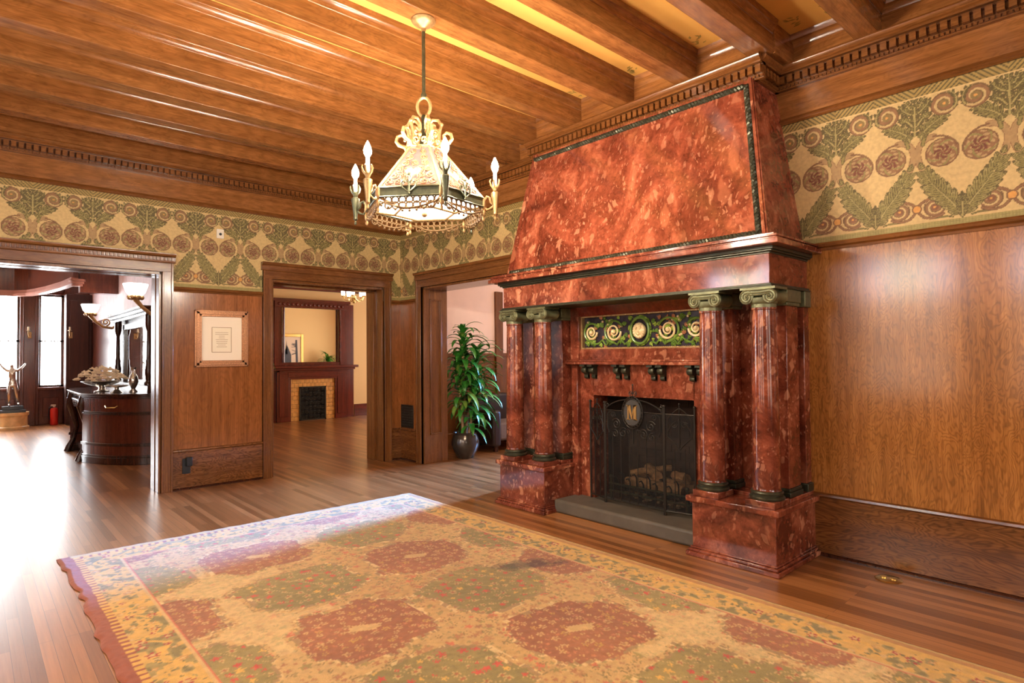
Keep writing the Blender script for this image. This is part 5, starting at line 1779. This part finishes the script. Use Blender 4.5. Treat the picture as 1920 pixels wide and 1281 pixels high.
    for s in (1, -1):
        F_ = (lambda p: p) if s == 1 else (lambda p: Vector((p.x, 2 * ym - p.y, p.z)))
        k = MB()
        def ringed(g, z0, z1):
            o_ = grow(ob, g) + [Vector((2.14, 10.78, 0))]
            k.prism([F_(p + ez * z0) for p in o_], (0, 0, z1 - z0))
        ringed(0.0, 0.0, 0.962)
        cab = k.build('end_cabinet', WR, SB)
        k = MB()
        for g, z0, z1 in ((0.024, 0.0, 0.10), (0.014, 0.10, 0.13), (0.02, 0.26, 0.30), (0.02, 0.70, 0.725), (0.012, 0.725, 0.745), (0.02, 0.93, 0.962)):
            ringed(g, z0, z1)
        k.build('moulding', W_, cab, bevel=0.004)
        k = MB()
        c_ = F_(Vector((1.50, 10.05, 0.835)))
        k.tube([c_ + Vector((-0.06, 0.075 * s, 0)), c_ + Vector((-0.06, -0.01 * s, -0.02)), c_ + Vector((0.03, -0.09 * s, -0.02)), c_ + Vector((0.06, -0.085 * s, 0))], 0.010, 7)
        k.build('drawer_pull', M['brass'], cab)
    k = MB().box(1.27, 2.14, 10.78, 12.14, 0.745, 0.962)
    dr = k.build('drawer', W_, SB, bevel=0.005)
    k = MB()
    for i in range(9):
        y = 10.86 + i * 0.15
        k.ball((1.268, y, 0.855), 0.035, 7, sx=0.5)
        k.tube([(1.266, y + 0.055 * math.cos(q), 0.855 + 0.06 * math.sin(q)) for q in [2 * PI * j / 14 for j in range(14)]], 0.010, 6, closed=True)
    k.build('carved_frieze', W_, dr)
    k = MB().box(1.62, 2.14, 10.78, 12.14, 0.0, 0.745).box(1.35, 2.14, 10.78, 12.14, 0.06, 0.14)
    for y in (10.85, 11.28, 11.71):
        k.box(1.60, 1.64, y, y + 0.36, 0.22, 0.68)
    k.build('back_cabinet', WR, SB, bevel=0.005)
    for y in (10.80, 12.12):
        k = MB().tube([(1.27, y, 0.96), (1.24, y, 0.80), (1.29, y, 0.62), (1.33, y, 0.40), (1.29, y, 0.20), (1.235, y, 0.08), (1.21, y, 0.0)], [0.05, 0.055, 0.05, 0.036, 0.036, 0.045, 0.05], 10)
        k.ball((1.235, y, 0.86), 0.04, 7)
        k.build('leg', W_, SB)
    k = MB().box(2.07, 2.145, 10.12, 12.80, 1.0, 2.16)
    k.box(1.95, 2.14, 10.10, 12.82, 1.0, 1.10)
    hb = k.build('mirror_back', W_, SB, bevel=0.005)
    MB().box(2.058, 2.072, 10.55, 12.37, 1.16, 2.02).build('mirror', M['mirror'], hb)
    k = MB()
    for y in (10.42, 12.38):
        k.box(2.03, 2.08, y, y + 0.12, 1.10, 2.10)
    k.box(2.03, 2.08, 10.4, 12.5, 2.0, 2.10)
    k.build('mirror_frame', W_, hb, bevel=0.006)
    for y in (10.22, 12.70):
        k = MB().lathe([(0.001, 1.10), (0.06, 1.10), (0.06, 1.14), (0.04, 1.17), (0.05, 1.25), (0.055, 1.32), (0.04, 1.42), (0.045, 1.46), (0.034, 1.5), (0.030, 1.9), (0.045, 1.95), (0.055, 2.0), (0.055, 2.16), (0.001, 2.16)], (1.99, y, 0), 14)
        k.build('turned_post', W_, SB)
    k = MB().box(1.92, 2.145, 10.08, 12.84, 2.14, 2.19).box(1.88, 2.145, 10.04, 12.88, 2.19, 2.24).box(1.84, 2.145, 10.0, 12.92, 2.24, 2.275)
    k.build('cornice', W_, SB, bevel=0.008)
    # things on the sideboard
    rnd = random.Random(21)
    fl = thing('flower_arrangement', (1.52, 11.0, 1.002), 'low mound of dried cream flowers in a silver bowl on sideboard', 'flowers')
    MB().lathe([(0.001, 1.002), (0.10, 1.002), (0.105, 1.012), (0.05, 1.03), (0.04, 1.06), (0.09, 1.085), (0.2, 1.12), (0.27, 1.16), (0.26, 1.165), (0.001, 1.13)], (1.52, 11.0, 0), 26).build('bowl', M['silver'], fl)
    k = MB()
    for i in range(85):
        an, rr = rnd.uniform(0, 2 * PI), 0.36 * math.sqrt(rnd.random())
        z = 1.16 + 0.20 * (1 - (rr / 0.38) ** 2) * rnd.uniform(0.6, 1.1)
        c = Vector((1.52 + rr * math.cos(an), 11.0 + rr * math.sin(an), z))
        r = rnd.uniform(0.022, 0.045)
        for q in range(6):
            t_ = 2 * PI * q / 6 + an
            k.ball(c + Vector((r * math.cos(t_), r * math.sin(t_), 0)) * 0.7, r * 0.55, 4, sz=0.7)
        k.ball(c + Vector((0, 0, r * 0.4)), r * 0.5, 4)
    k.build('blossoms', M['petal'], fl)
    e = thing('silver_ewer', (1.83, 10.42, 1.002), 'tall silver ewer at the near end of the dark sideboard', 'ewer')
    MB().lathe([(0.001, 1.002), (0.06, 1.002), (0.05, 1.02), (0.025, 1.05), (0.05, 1.10), (0.07, 1.16), (0.055, 1.23), (0.03, 1.28), (0.028, 1.33), (0.045, 1.37), (0.001, 1.36)], (1.83, 10.42, 0), 18).build('body', M['silver'], e)
    MB().tube([(1.83, 10.37, 1.34), (1.83, 10.30, 1.33), (1.83, 10.28, 1.24), (1.83, 10.35, 1.15)], 0.009, 7).build('handle', M['silver'], e)
    e = thing('silver_tray', (1.62, 10.42, 1.002), 'round footed silver tray beside the ewer on the sideboard', 'tray')
    MB().lathe([(0.001, 1.002), (0.08, 1.002), (0.06, 1.02), (0.03, 1.05), (0.03, 1.075), (0.13, 1.09), (0.155, 1.105), (0.15, 1.11), (0.001, 1.095)], (1.62, 10.42, 0), 24).build('dish', M['silver'], e)
    # two sconces on the wall either side of the sideboard
    for y, lb in ((9.45, 'gilt wall sconce with glowing glass bowl nearest the door casing'), (13.5, 'gilt wall sconce with glowing glass bowl beyond the sideboard mirror')):
        s = thing('wall_sconce', (2.15, y, 2.2), lb, 'sconce', 'sconces beside the sideboard')
        MB().lathe([(0.001, 0), (0.09, 0), (0.085, 0.015), (0.04, 0.03), (0.001, 0.035)], (0, 0, 0), 18)
        k = MB().box(2.125, 2.148, y - 0.06, y + 0.06, 2.02, 2.32)
        k.build('back_plate', M['antique'], s, bevel=0.008)
        k = MB().tube([(2.13, y, 2.15), (2.02, y, 2.08), (1.88, y, 2.10), (1.76, y, 2.20), (1.68, y, 2.30), (1.68, y, 2.36)], [0.028, 0.026, 0.024, 0.026, 0.035, 0.06], 9)
        k.tube(spiral((1.92, y, 2.19), 0.07, 1.5, -PI / 2, 1, (1, 0, 0), (0, 0, 1), 20, 0.2), 0.014, 7)
        for q in range(6):
            k.ball((1.68 + 0.07 * math.cos(q), y + 0.07 * math.sin(q), 2.33), 0.035, 6)
        k.build('arm', M['antique'], s)
        MB().lathe([(0.02, 2.36), (0.09, 2.37), (0.115, 2.40), (0.135, 2.46), (0.15, 2.51), (0.14, 2.515), (0.10, 2.42), (0.02, 2.385)], (1.68, y, 0), 24).build('glass_bowl', M['bowl'], s)
    # statue by the window
    st = thing('statue', (0.72, 16.9, 0), 'silver statue of a figure with raised arms on drum pedestal', 'statue')
    p_ = MB().lathe([(0.001, 0), (0.30, 0), (0.30, 0.05), (0.27, 0.07), (0.265, 0.27), (0.29, 0.30), (0.29, 0.36), (0.001, 0.36)], (0.72, 16.9, 0), 28)
    p_.build('drum', plain('cream_onyx', lin(226, 190, 136), 0.3, noise=0.2, nscale=8), st)
    MB().box(0.50, 0.94, 16.68, 17.12, 0.36, 0.42).box(0.54, 0.90, 16.72, 17.08, 0.42, 0.50).build('plinth_block', plain('black_marble', lin(52, 54, 58), 0.2), st, bevel=0.008)
    V = [(0, 0, .98), (0, 0, 1.08), (-.01, 0, 1.18), (-.01, 0, 1.27), (-.015, 0, 1.33), (-.015, 0, 1.40),
         (-.09, 0, 1.26), (-.17, 0, 1.34), (-.24, 0, 1.46), (.08, 0, 1.26), (.16, .02, 1.33), (.22, .02, 1.42),
         (-.05, 0, .94), (-.06, -.03, .75), (-.05, .02, .53), (-.06, -.05, .51), (.05, 0, .94), (.07, -.01, .75), (.10, .04, .55), (.11, -.03, .52)]
    E_ = [(0, 1), (1, 2), (2, 3), (3, 4), (4, 5), (3, 6), (6, 7), (7, 8), (3, 9), (9, 10), (10, 11), (0, 12), (12, 13), (13, 14), (14, 15), (0, 16), (16, 17), (17, 18), (18, 19)]
    R_ = [.075, .06, .078, .05, .03, .055, .034, .026, .018, .034, .026, .018, .06, .042, .026, .02, .06, .042, .026, .02]
    me = bpy.data.meshes.new('figure')
    me.from_pydata([(x, y, z) for x, y, z in V], E_, [])
    fo = bpy.data.objects.new('figure', me)
    COL.objects.link(fo)
    fo.parent = st
    sk = fo.modifiers.new('skin', 'SKIN')
    me.skin_vertices[0].data[0].use_root = True
    for i, r in enumerate(R_):
        me.skin_vertices[0].data[i].radius = (r, r * 0.85)
    fo.modifiers.new('sub', 'SUBSURF').levels = 2
    fo.modifiers['sub'].render_levels = 2
    me.materials.append(M['silver'])
    for p in me.polygons:
        p.use_smooth = True
    # fire extinguisher and two little wall lights
    x = thing('fire_extinguisher', (1.47, 17.2, 0), 'red fire extinguisher standing on the floor below the narrow window', 'fire extinguisher')
    MB().lathe([(0.001, 0), (0.07, 0), (0.075, 0.012), (0.075, 0.34), (0.06, 0.385), (0.025, 0.40), (0.001, 0.40)], (1.47, 17.2, 0), 20).build('cylinder_body', M['red'], x)
    MB().lathe([(0.001, 0.395), (0.022, 0.395), (0.022, 0.43), (0.001, 0.43)], (1.47, 17.2, 0), 12).box(1.40, 1.50, 17.19, 17.21, 0.43, 0.445).box(1.41, 1.50, 17.19, 17.21, 0.455, 0.468).build('valve', M['white'], x)
    MB().tube([(1.46, 17.2, 0.41), (1.38, 17.19, 0.40), (1.37, 17.18, 0.25), (1.385, 17.17, 0.12)], 0.010, 7).build('hose', M['black'], x)
    for xx, lb in ((1.03, 'small candle bracket on the bay pier behind the statue'), (1.74, 'small candle bracket on the bay pier near the sideboard')):
        yy = Y0 - 0.13 if xx < 1.5 else 16.975
        s = thing('candle_bracket', (xx, yy, 2.1), lb, 'candle bracket', 'brackets on the bay piers')
        MB().box(xx - 0.035, xx + 0.035, yy - 0.02, yy + 0.006, 1.98, 2.12).build('back_plate', M['antique'], s, bevel=0.004)
        MB().tube([(xx, yy, 2.05), (xx - 0.02, yy - 0.10, 2.02), (xx - 0.03, yy - 0.15, 2.08), (xx - 0.03, yy - 0.15, 2.14)], 0.012, 7).lathe([(0.001, 2.13), (0.045, 2.15), (0.001, 2.16)], (xx - 0.03, yy - 0.15, 0), 12).build('arm', M['antique'], s)
        MB().lathe([(0.001, 2.155), (0.018, 2.155), (0.016, 2.23), (0.001, 2.235)], (xx - 0.03, yy - 0.15, 0), 12).build('candle_stub', M['paper'], s)

    # --- parlor
    YP = 13.95
    w = MB().box(2.30, 9.9, YP, YP + 0.2, 0, 3.6)
    struct(w.build('wall_parlor', M['wall_cream']))
    w = MB().box(5.10, 10.2, 7.86, YB, 0, 3.6)
    struct(w.build('wall_parlor_near', M['wall_cream']))
    struct(MB().box(2.30, 2.31, YB, YP, 0, 3.55).build('wall_parlor_left', M['wall_cream']))
    w = MB().box(9.9, 10.1, YB, 9.2, 0, 3.6).box(9.9, 10.1, 12.4, YP + 0.2, 0, 3.6).box(9.9, 10.1, 9.2, 12.4, 0, 0.7).box(9.9, 10.1, 9.2, 12.4, 3.0, 3.6)
    struct(w.build('wall_parlor_right', M['wall_cream']))
    g = MB().use(1).box(10.0, 10.02, 9.2, 12.4, 0.7, 3.0).use(0)
    for y in (9.2, 10.23, 11.27, 12.33):
        g.box(9.92, 10.0, y, y + 0.07, 0.7, 3.0)
    for z in (0.7, 1.85, 2.93):
        g.box(9.92, 10.0, 9.2, 12.4, z, z + 0.07)
    struct(g.build('window_10', [M['mahog_z'], M['pane_parlor']]))  # unseen glowing window, added to light the parlor
    b_ = MB().box(2.31, 5.18, YP - 0.02, YP, 0, 0.30).box(7.25, 9.9, YP - 0.02, YP, 0, 0.30)
    struct(b_.build('baseboard_parlor', M['mahog_x'], bevel=0.005))
    struct(MB().box(2.31, 9.9, YP - 0.05, YP, 3.10, 3.20).build('trim_parlor', M['mahog_x'], bevel=0.01))
    Mx, Mz = M['mahog_x'], M['mahog_z']
    PM = thing('mantelpiece', (6.12, 13.8, 0), 'mahogany mantelpiece with tall overmantel mirror and honey brick surround', 'fireplace')
    yf = YP - 0.14
    y_ = YP - 0.001
    MB().box(5.25, 5.58, yf, y_, 0, 1.16).box(5.30, 5.53, yf - 0.02, y_, 0.12, 1.10).box(5.04, 5.26, yf + 0.06, y_, 0, 1.2).build('pilaster', Mz, PM, bevel=0.006)
    MB().box(6.68, 7.01, yf, y_, 0, 1.16).box(6.73, 6.95, yf - 0.02, y_, 0.12, 1.10).box(7.0, 7.2, yf + 0.06, y_, 0, 1.2).build('pilaster', Mz, PM, bevel=0.006)
    MB().box(5.30, 7.0, yf - 0.01, y_, 0.98, 1.20).box(5.5, 6.75, yf - 0.03, y_, 1.03, 1.15).build('frieze', Mx, PM, bevel=0.006)
    MB().box(5.02, 7.22, yf - 0.16, y_, 1.24, 1.30).box(5.08, 7.16, yf - 0.10, y_, 1.19, 1.24).build('mantel_shelf', Mx, PM, bevel=0.008)
    o_ = MB().box(5.20, 5.38, yf + 0.02, y_, 1.30, 2.72).box(6.82, 7.0, yf + 0.02, y_, 1.30, 2.72).box(7.0, 7.2, yf + 0.06, y_, 1.3, 2.80).box(5.04, 5.2, yf + 0.06, y_, 1.3, 2.80).box(5.38, 6.82, yf + 0.04, y_, 1.30, 1.38).box(5.2, 7.0, yf, y_, 2.66, 2.82)
    ov = o_.build('overmantel', Mz, PM, bevel=0.006)
    k = MB().box(5.14, 7.06, yf - 0.05, y_, 2.80, 2.87)
    for i in range(16):
        k.ball((5.30 + i * 0.104, yf, 2.74), 0.036, 6, sy=0.6)
    for xx in (5.40, 6.80):
        k.tube([(xx, yf - 0.01, 1.38), (xx, yf - 0.01, 2.66)], 0.03, 8)
    k.build('carved_cornice', Mx, ov)
    MB().box(5.38, 6.82, YP - 0.06, YP - 0.05, 1.38, 2.66).build('mirror', M['mirror'], ov)
    k = MB()
    for q in range(10):
        z = q * 0.098
        for i in range(12):
            x0 = 5.58 + (i - (0.5 if q % 2 else 0)) * 0.1
            a, c = max(5.58, x0 + 0.003), min(6.68, x0 + 0.097)
            if c <= a:
                continue
            for lo, hi in (((a, c),) if z > 0.78 else ((a, min(c, 5.80)), (max(a, 6.44), c))):
                if hi > lo + 0.004:
                    k.box(lo, hi, YP - 0.09, y_, z + 0.003, z + 0.095)
    k.build('brick_surround', M['brick'], PM)
    MB().box(5.80, 6.44, YP - 0.05, y_, 0, 0.79).build('firebox', M['dark'], PM)
    gr = thing('fire_cover', (6.12, YP - 0.10, 0), 'black openwork iron fire cover inside the honey brick surround', 'fire cover')
    k = MB().box(5.79, 5.82, YP - 0.12, YP - 0.095, 0, 0.80).box(6.42, 6.45, YP - 0.12, YP - 0.095, 0, 0.80).box(5.79, 6.45, YP - 0.12, YP - 0.095, 0.77, 0.80).box(5.79, 6.45, YP - 0.12, YP - 0.095, 0, 0.03)
    k.build('frame', M['iron'], gr)
    k = MB()
    for i in range(6):
        for j in range(7):
            k.tube(spiral((5.87 + i * 0.10, YP - 0.108, 0.08 + j * 0.108), 0.048, 1.6, i * 1.3 + j, 1 if (i + j) % 2 else -1, (1, 0, 0), (0, 0, 1), 16, 0.2), 0.010, 5)
    k.build('scrollwork', M['iron'], gr)
    # hanging lamp of the parlor
    px, py = 5.72, 11.0
    C2 = thing('chandelier', (px, py, 3.55), 'small brass chandelier with white glass cups in the yellow parlor', 'chandelier')
    MB().tube([(px, py, 3.55), (px, py, 2.62)], 0.012, 8).ball((px, py, 2.68), 0.05, 9).ball((px, py, 2.60), 0.03, 8).lathe([(0.001, 3.55), (0.07, 3.55), (0.05, 3.51), (0.001, 3.50)], (px, py, 0), 16).build('stem', M['brass'], C2)
    for i in range(5):
        t = 2 * PI * i / 5 + 0.35
        d = Vector((math.cos(t), math.sin(t), 0))
        c = Vector((px, py, 0))
        a = MB().tube([c + d * r + ez * z for r, z in ((0.03, 2.66), (0.10, 2.61), (0.18, 2.63), (0.21, 2.70))], 0.009, 7).lathe([(0.001, 2.695), (0.04, 2.70), (0.03, 2.72), (0.001, 2.72)], tuple(c + d * 0.21), 12).build('arm', M['brass'], C2)
        MB().lathe([(0.025, 2.715), (0.036, 2.73), (0.042, 2.86), (0.038, 2.86), (0.025, 2.73)], tuple(c + d * 0.21), 14).build('glass_cup', M['opal'], a)
    # framed print and plant that the overmantel mirror shows
    pr = thing('framed_print', (7.8, YB + 0.01, 0.95), 'gilt framed print of a dark gabled building reflected in the overmantel mirror', 'picture')
    x0, x1, z0, z1 = 7.15, 8.42, 0.95, 2.28
    k = MB()
    for q in ((x0, x0 + 0.10, z0, z1), (x1 - 0.10, x1, z0, z1), (x0 + 0.1, x1 - 0.1, z0, z0 + 0.10), (x0 + 0.1, x1 - 0.1, z1 - 0.10, z1)):
        k.box(q[0], q[1], YB + 0.002, YB + 0.045, q[2], q[3])
    k.build('frame', M['gold'], pr, bevel=0.01)
    k = MB().box(x0 + 0.08, x1 - 0.08, YB + 0.004, YB + 0.02, z0 + 0.08, z1 - 0.08)
    k.use(1)
    yy = YB + 0.021
    def sil(pts):
        k.prism([(x, yy, z) for x, z in pts], (0, 0.003, 0))
    sil([(7.55, 1.10), (7.55, 1.62), (7.63, 1.80), (7.71, 1.62), (7.71, 1.10)])
    sil([(7.71, 1.10), (7.71, 1.55), (7.86, 1.90), (8.00, 1.58), (8.00, 1.10)])
    sil([(7.80, 1.6), (7.84, 2.06), (7.88, 1.6)])
    sil([(7.25, 1.05), (7.25, 1.28), (8.30, 1.22), (8.30, 1.05)])
    sil([(8.16, 1.1), (8.14, 2.08), (8.20, 2.08), (8.24, 1.1)])
    for i in range(9):
        a_ = rnd.uniform(-0.6, 0.9)
        z = rnd.uniform(1.6, 2.05)
        sil([(8.17, z), (8.17 - 0.16 * math.cos(a_), z + 0.16 * math.sin(a_)), (8.17 - 0.16 * math.cos(a_), z + 0.16 * math.sin(a_) + 0.015), (8.17, z + 0.02)])
    k.build('print_sheet', [plain('blush_paper', lin(232, 206, 186), 0.7), plain('slate_ink', lin(74, 76, 90), 0.7)], pr)

    # --- plants
    def strap(mb, base, dirv, L, w, droop, mi_, clip=None):
        mb.use(mi_)
        d = Vector((dirv[0], dirv[1], 0)).normalized()
        n_ = Vector((-d.y, d.x, 0))
        up = dirv[2]
        vs, fs = [], []
        k = 8
        p = Vector(base)
        pitch = up
        for i in range(k + 1):
            t = i / k
            ww = w * math.sin(PI * (0.12 + 0.88 * t) ** 0.85) ** 0.8 + 0.001
            nz = Vector((0, 0, 1)) * math.cos(pitch) - d * math.sin(pitch)
            vs += [p + n_ * ww + nz * ww * 0.25, p.copy(), p - n_ * ww + nz * ww * 0.25]
            p = p + (d * math.cos(pitch) + Vector((0, 0, 1)) * math.sin(pitch)) * (L / k)
            pitch -= droop / k
        for i in range(k):
            a = 3 * i
            fs += [(a, a + 1, a + 4, a + 3), (a + 1, a + 2, a + 5, a + 4)]
        if clip:
            vs = [Vector((min(max(p.x, clip[0]), clip[1]), min(p.y, clip[2]), p.z)) for p in vs]
        mb.add(vs, fs)
    Hx, Hy = 5.43, 7.02
    HP = thing('potted_plant', (Hx, Hy, 0), 'tall corn plant with drooping green leaves in a dark glazed pot', 'plant')
    k = MB().lathe([(0.001, 0), (0.115, 0), (0.125, 0.01), (0.17, 0.10), (0.205, 0.19), (0.205, 0.245), (0.185, 0.31), (0.172, 0.345), (0.180, 0.372), (0.186, 0.378), (0.170, 0.38), (0.158, 0.34), (0.001, 0.335)], (Hx, Hy, 0), 36)
    k.build('pot', M['pewter'], HP)
    MB().lathe([(0.001, 0.345), (0.155, 0.345), (0.155, 0.32)], (Hx, Hy, 0), 24).build('soil', M['soil'], HP)
    rl = random.Random(33)
    canes = [((Hx - 0.05, Hy - 0.02), (Hx - 0.08, Hy + 0.06), 1.30), ((Hx + 0.03, Hy - 0.05), (Hx + 0.12, Hy - 0.10), 1.05), ((Hx + 0.05, Hy + 0.05), (Hx + 0.0, Hy + 0.05), 1.72), ((Hx + 0.0, Hy + 0.0), (Hx + 0.2, Hy - 0.02), 1.42)]
    lf = MB()
    for (x0, y0), (x1, y1), zt in canes:
        k = MB().tube([(x0 + (x1 - x0) * t, y0 + (y1 - y0) * t, 0.34 + (zt - 0.34) * t) for t in [i / 8 for i in range(9)]], [0.024 - 0.008 * i / 8 for i in range(9)], 9)
        k.build('cane', M['cane'], HP)
        nl = 58
        for i in range(nl):
            t = i / nl
            z = zt - 0.62 * (1 - t) + 0.16 * t
            tt = min(1, (z - 0.34) / (zt - 0.34))
            an = i * 2.4 + x0 * 40
            strap(lf, (x0 + (x1 - x0) * tt, y0 + (y1 - y0) * tt, z), (math.cos(an), math.sin(an), 0.25 + 1.0 * t + rl.uniform(-.15, .15)), rl.uniform(0.40, 0.60) * (1.0 if z < 1.75 else 0.8) * (0.62 if math.cos(an) < -0.2 or math.sin(an) > 0.6 else 1.0), rl.uniform(0.030, 0.048), rl.uniform(1.5, 2.5), 1 if rl.random() < 0.22 else 0, (5.125, 5.99, 7.79))
    lf.build('foliage', [M['leaf'], M['leaf2']], HP)
    h2 = thing('potted_palm', (9.05, 8.5, 0), 'bushy green palm on a stand reflected in the overmantel mirror', 'plant')
    MB().lathe([(0.001, 0), (0.16, 0), (0.2, 0.3), (0.001, 0.3)], (9.05, 8.5, 0), 20).lathe([(0.001, 0.3), (0.05, 0.3), (0.04, 0.8), (0.16, 0.95), (0.18, 1.2), (0.001, 1.2)], (9.05, 8.5, 0), 20).build('pot_stand', M['walnut'], h2)
    lf = MB()
    for i in range(48):
        an = i * 2.4
        strap(lf, (9.05, 8.5, 1.20 + 0.3 * rl.random()), (math.cos(an), math.sin(an), rl.uniform(0.3, 1.3)), rl.uniform(0.35, 0.55), 0.03, rl.uniform(1.2, 2.2), rl.choice((0, 0, 1)), (0, 9.88, 20))
    lf.build('foliage', [M['leaf'], M['leaf2']], h2)
    h3 = thing('potted_fern', (4.84, 13.45, 0), 'green plant peeking past the door casing beside the parlor mantelpiece', 'plant')
    MB().lathe([(0.001, 0), (0.15, 0), (0.13, 0.9), (0.17, 0.95), (0.001, 0.95)], (4.84, 13.45, 0), 18).lathe([(0.001, 0.95), (0.12, 0.95), (0.15, 1.2), (0.001, 1.2)], (4.84, 13.45, 0), 18).build('pot_stand', M['walnut'], h3)
    lf = MB()
    for i in range(34):
        an = i * 2.4
        strap(lf, (4.84, 13.45, 1.2 + 0.2 * rl.random()), (math.cos(an), math.sin(an), rl.uniform(0.3, 1.2)), rl.uniform(0.25, 0.40), 0.022, rl.uniform(1.2, 2.0), rl.choice((0, 1)), (0, 5.01, 13.92))
    lf.build('foliage', [M['leaf'], M['leaf2']], h3)

    # --- hall beyond the fireplace wall
    yh = 7.86
    w = MB().box(5.10, 10.2, yh - 0.02, yh, 1.54, 3.6)
    struct(w.build('wall_hall', M['wall_pink']))
    w = MB().box(5.10, 10.2, yh - 0.03, yh, 0, 1.50).box(5.10, 10.2, yh - 0.055, yh, 1.48, 1.54).box(5.10, 10.2, yh - 0.045, yh, 0, 0.25)
    for i in range(6):
        w.box(5.16 + i * 0.8, 5.20 + i * 0.8, yh - 0.045, yh, 0.25, 1.48)
    w.box(6.72, 6.88, yh - 0.06, yh, 0, 2.6)
    struct(w.build('trim_hall_wainscot', M['oak_z'], bevel=0.004))
    w = MB().box(10.0, 10.2, 3.0, 5.25, 0, 3.6).box(10.0, 10.2, 7.15, yh, 0, 3.6).box(10.0, 10.2, 5.25, 7.15, 0, 0.55).box(10.0, 10.2, 5.25, 7.15, 2.9, 3.6)
    struct(w.build('wall_hall_right', M['wall_pink']))
    struct(MB().box(5.10, 10.2, 2.8, 3.0, 0, 3.6).build('wall_hall_far', M['wall_pink']))
    g = MB().use(1).box(10.1, 10.12, 5.25, 7.15, 0.55, 2.9).use(0)
    for y in (5.25, 6.17, 7.08):
        g.box(10.02, 10.1, y, y + 0.07, 0.55, 2.9)
    for z in (0.55, 1.7, 2.83):
        g.box(10.02, 10.1, 5.25, 7.15, z, z + 0.07)
    struct(g.build('window_11', [M['oak_z'], M['pane_hall']]))
    ld = bpy.data.lights.new('hall_skylight', 'AREA')
    ld.shape = 'RECTANGLE'
    ld.size, ld.size_y = 0.6, 2.0
    ld.energy = W_HALL_SKY
    ld.color = (0.15, 0.40, 1.0)
    ld.spread = math.radians(34)
    lo = bpy.data.objects.new('hall_skylight', ld)
    COL.objects.link(lo)
    lo.location = (9.98, 5.85, 1.75)
    lo.rotation_euler = (Vector((2.4, 5.75, 0.0)) - lo.location).to_track_quat('-Z', 'Y').to_euler()
    hl = bpy.data.lights.new('hall_fill', 'POINT')  # unseen warm fill, added to lift the hall wall; has no fitting
    hl.energy = W_HALL_FILL
    hl.color = (1.0, 0.78, 0.58)
    hl.shadow_soft_size = 0.12
    ho = bpy.data.objects.new('hall_fill', hl)
    COL.objects.link(ho)
    ho.location = (7.4, 5.6, 2.9)
    sf = thing('settee', (6.8, 7.4, 0), 'dark leather settee with taupe seat behind the corn plant', 'sofa')
    MB().box(6.05, 7.55, 7.62, 7.79, 0.10, 0.86).build('backrest', M['sofa_dark'], sf, bevel=0.04)
    MB().box(6.15, 7.45, 7.08, 7.62, 0.16, 0.44).build('seat', M['sofa_seat'], sf, bevel=0.04)
    for x in (6.02, 7.42):
        MB().box(x, x + 0.16, 7.06, 7.78, 0.08, 0.64).build('armrest', M['sofa_dark'], sf, bevel=0.04)
    for x in (6.1, 7.5):
        for y in (7.12, 7.72):
            MB().box(x - 0.03, x + 0.03, y - 0.03, y + 0.03, 0, 0.12).build('leg', M['walnut'], sf)


other_rooms()
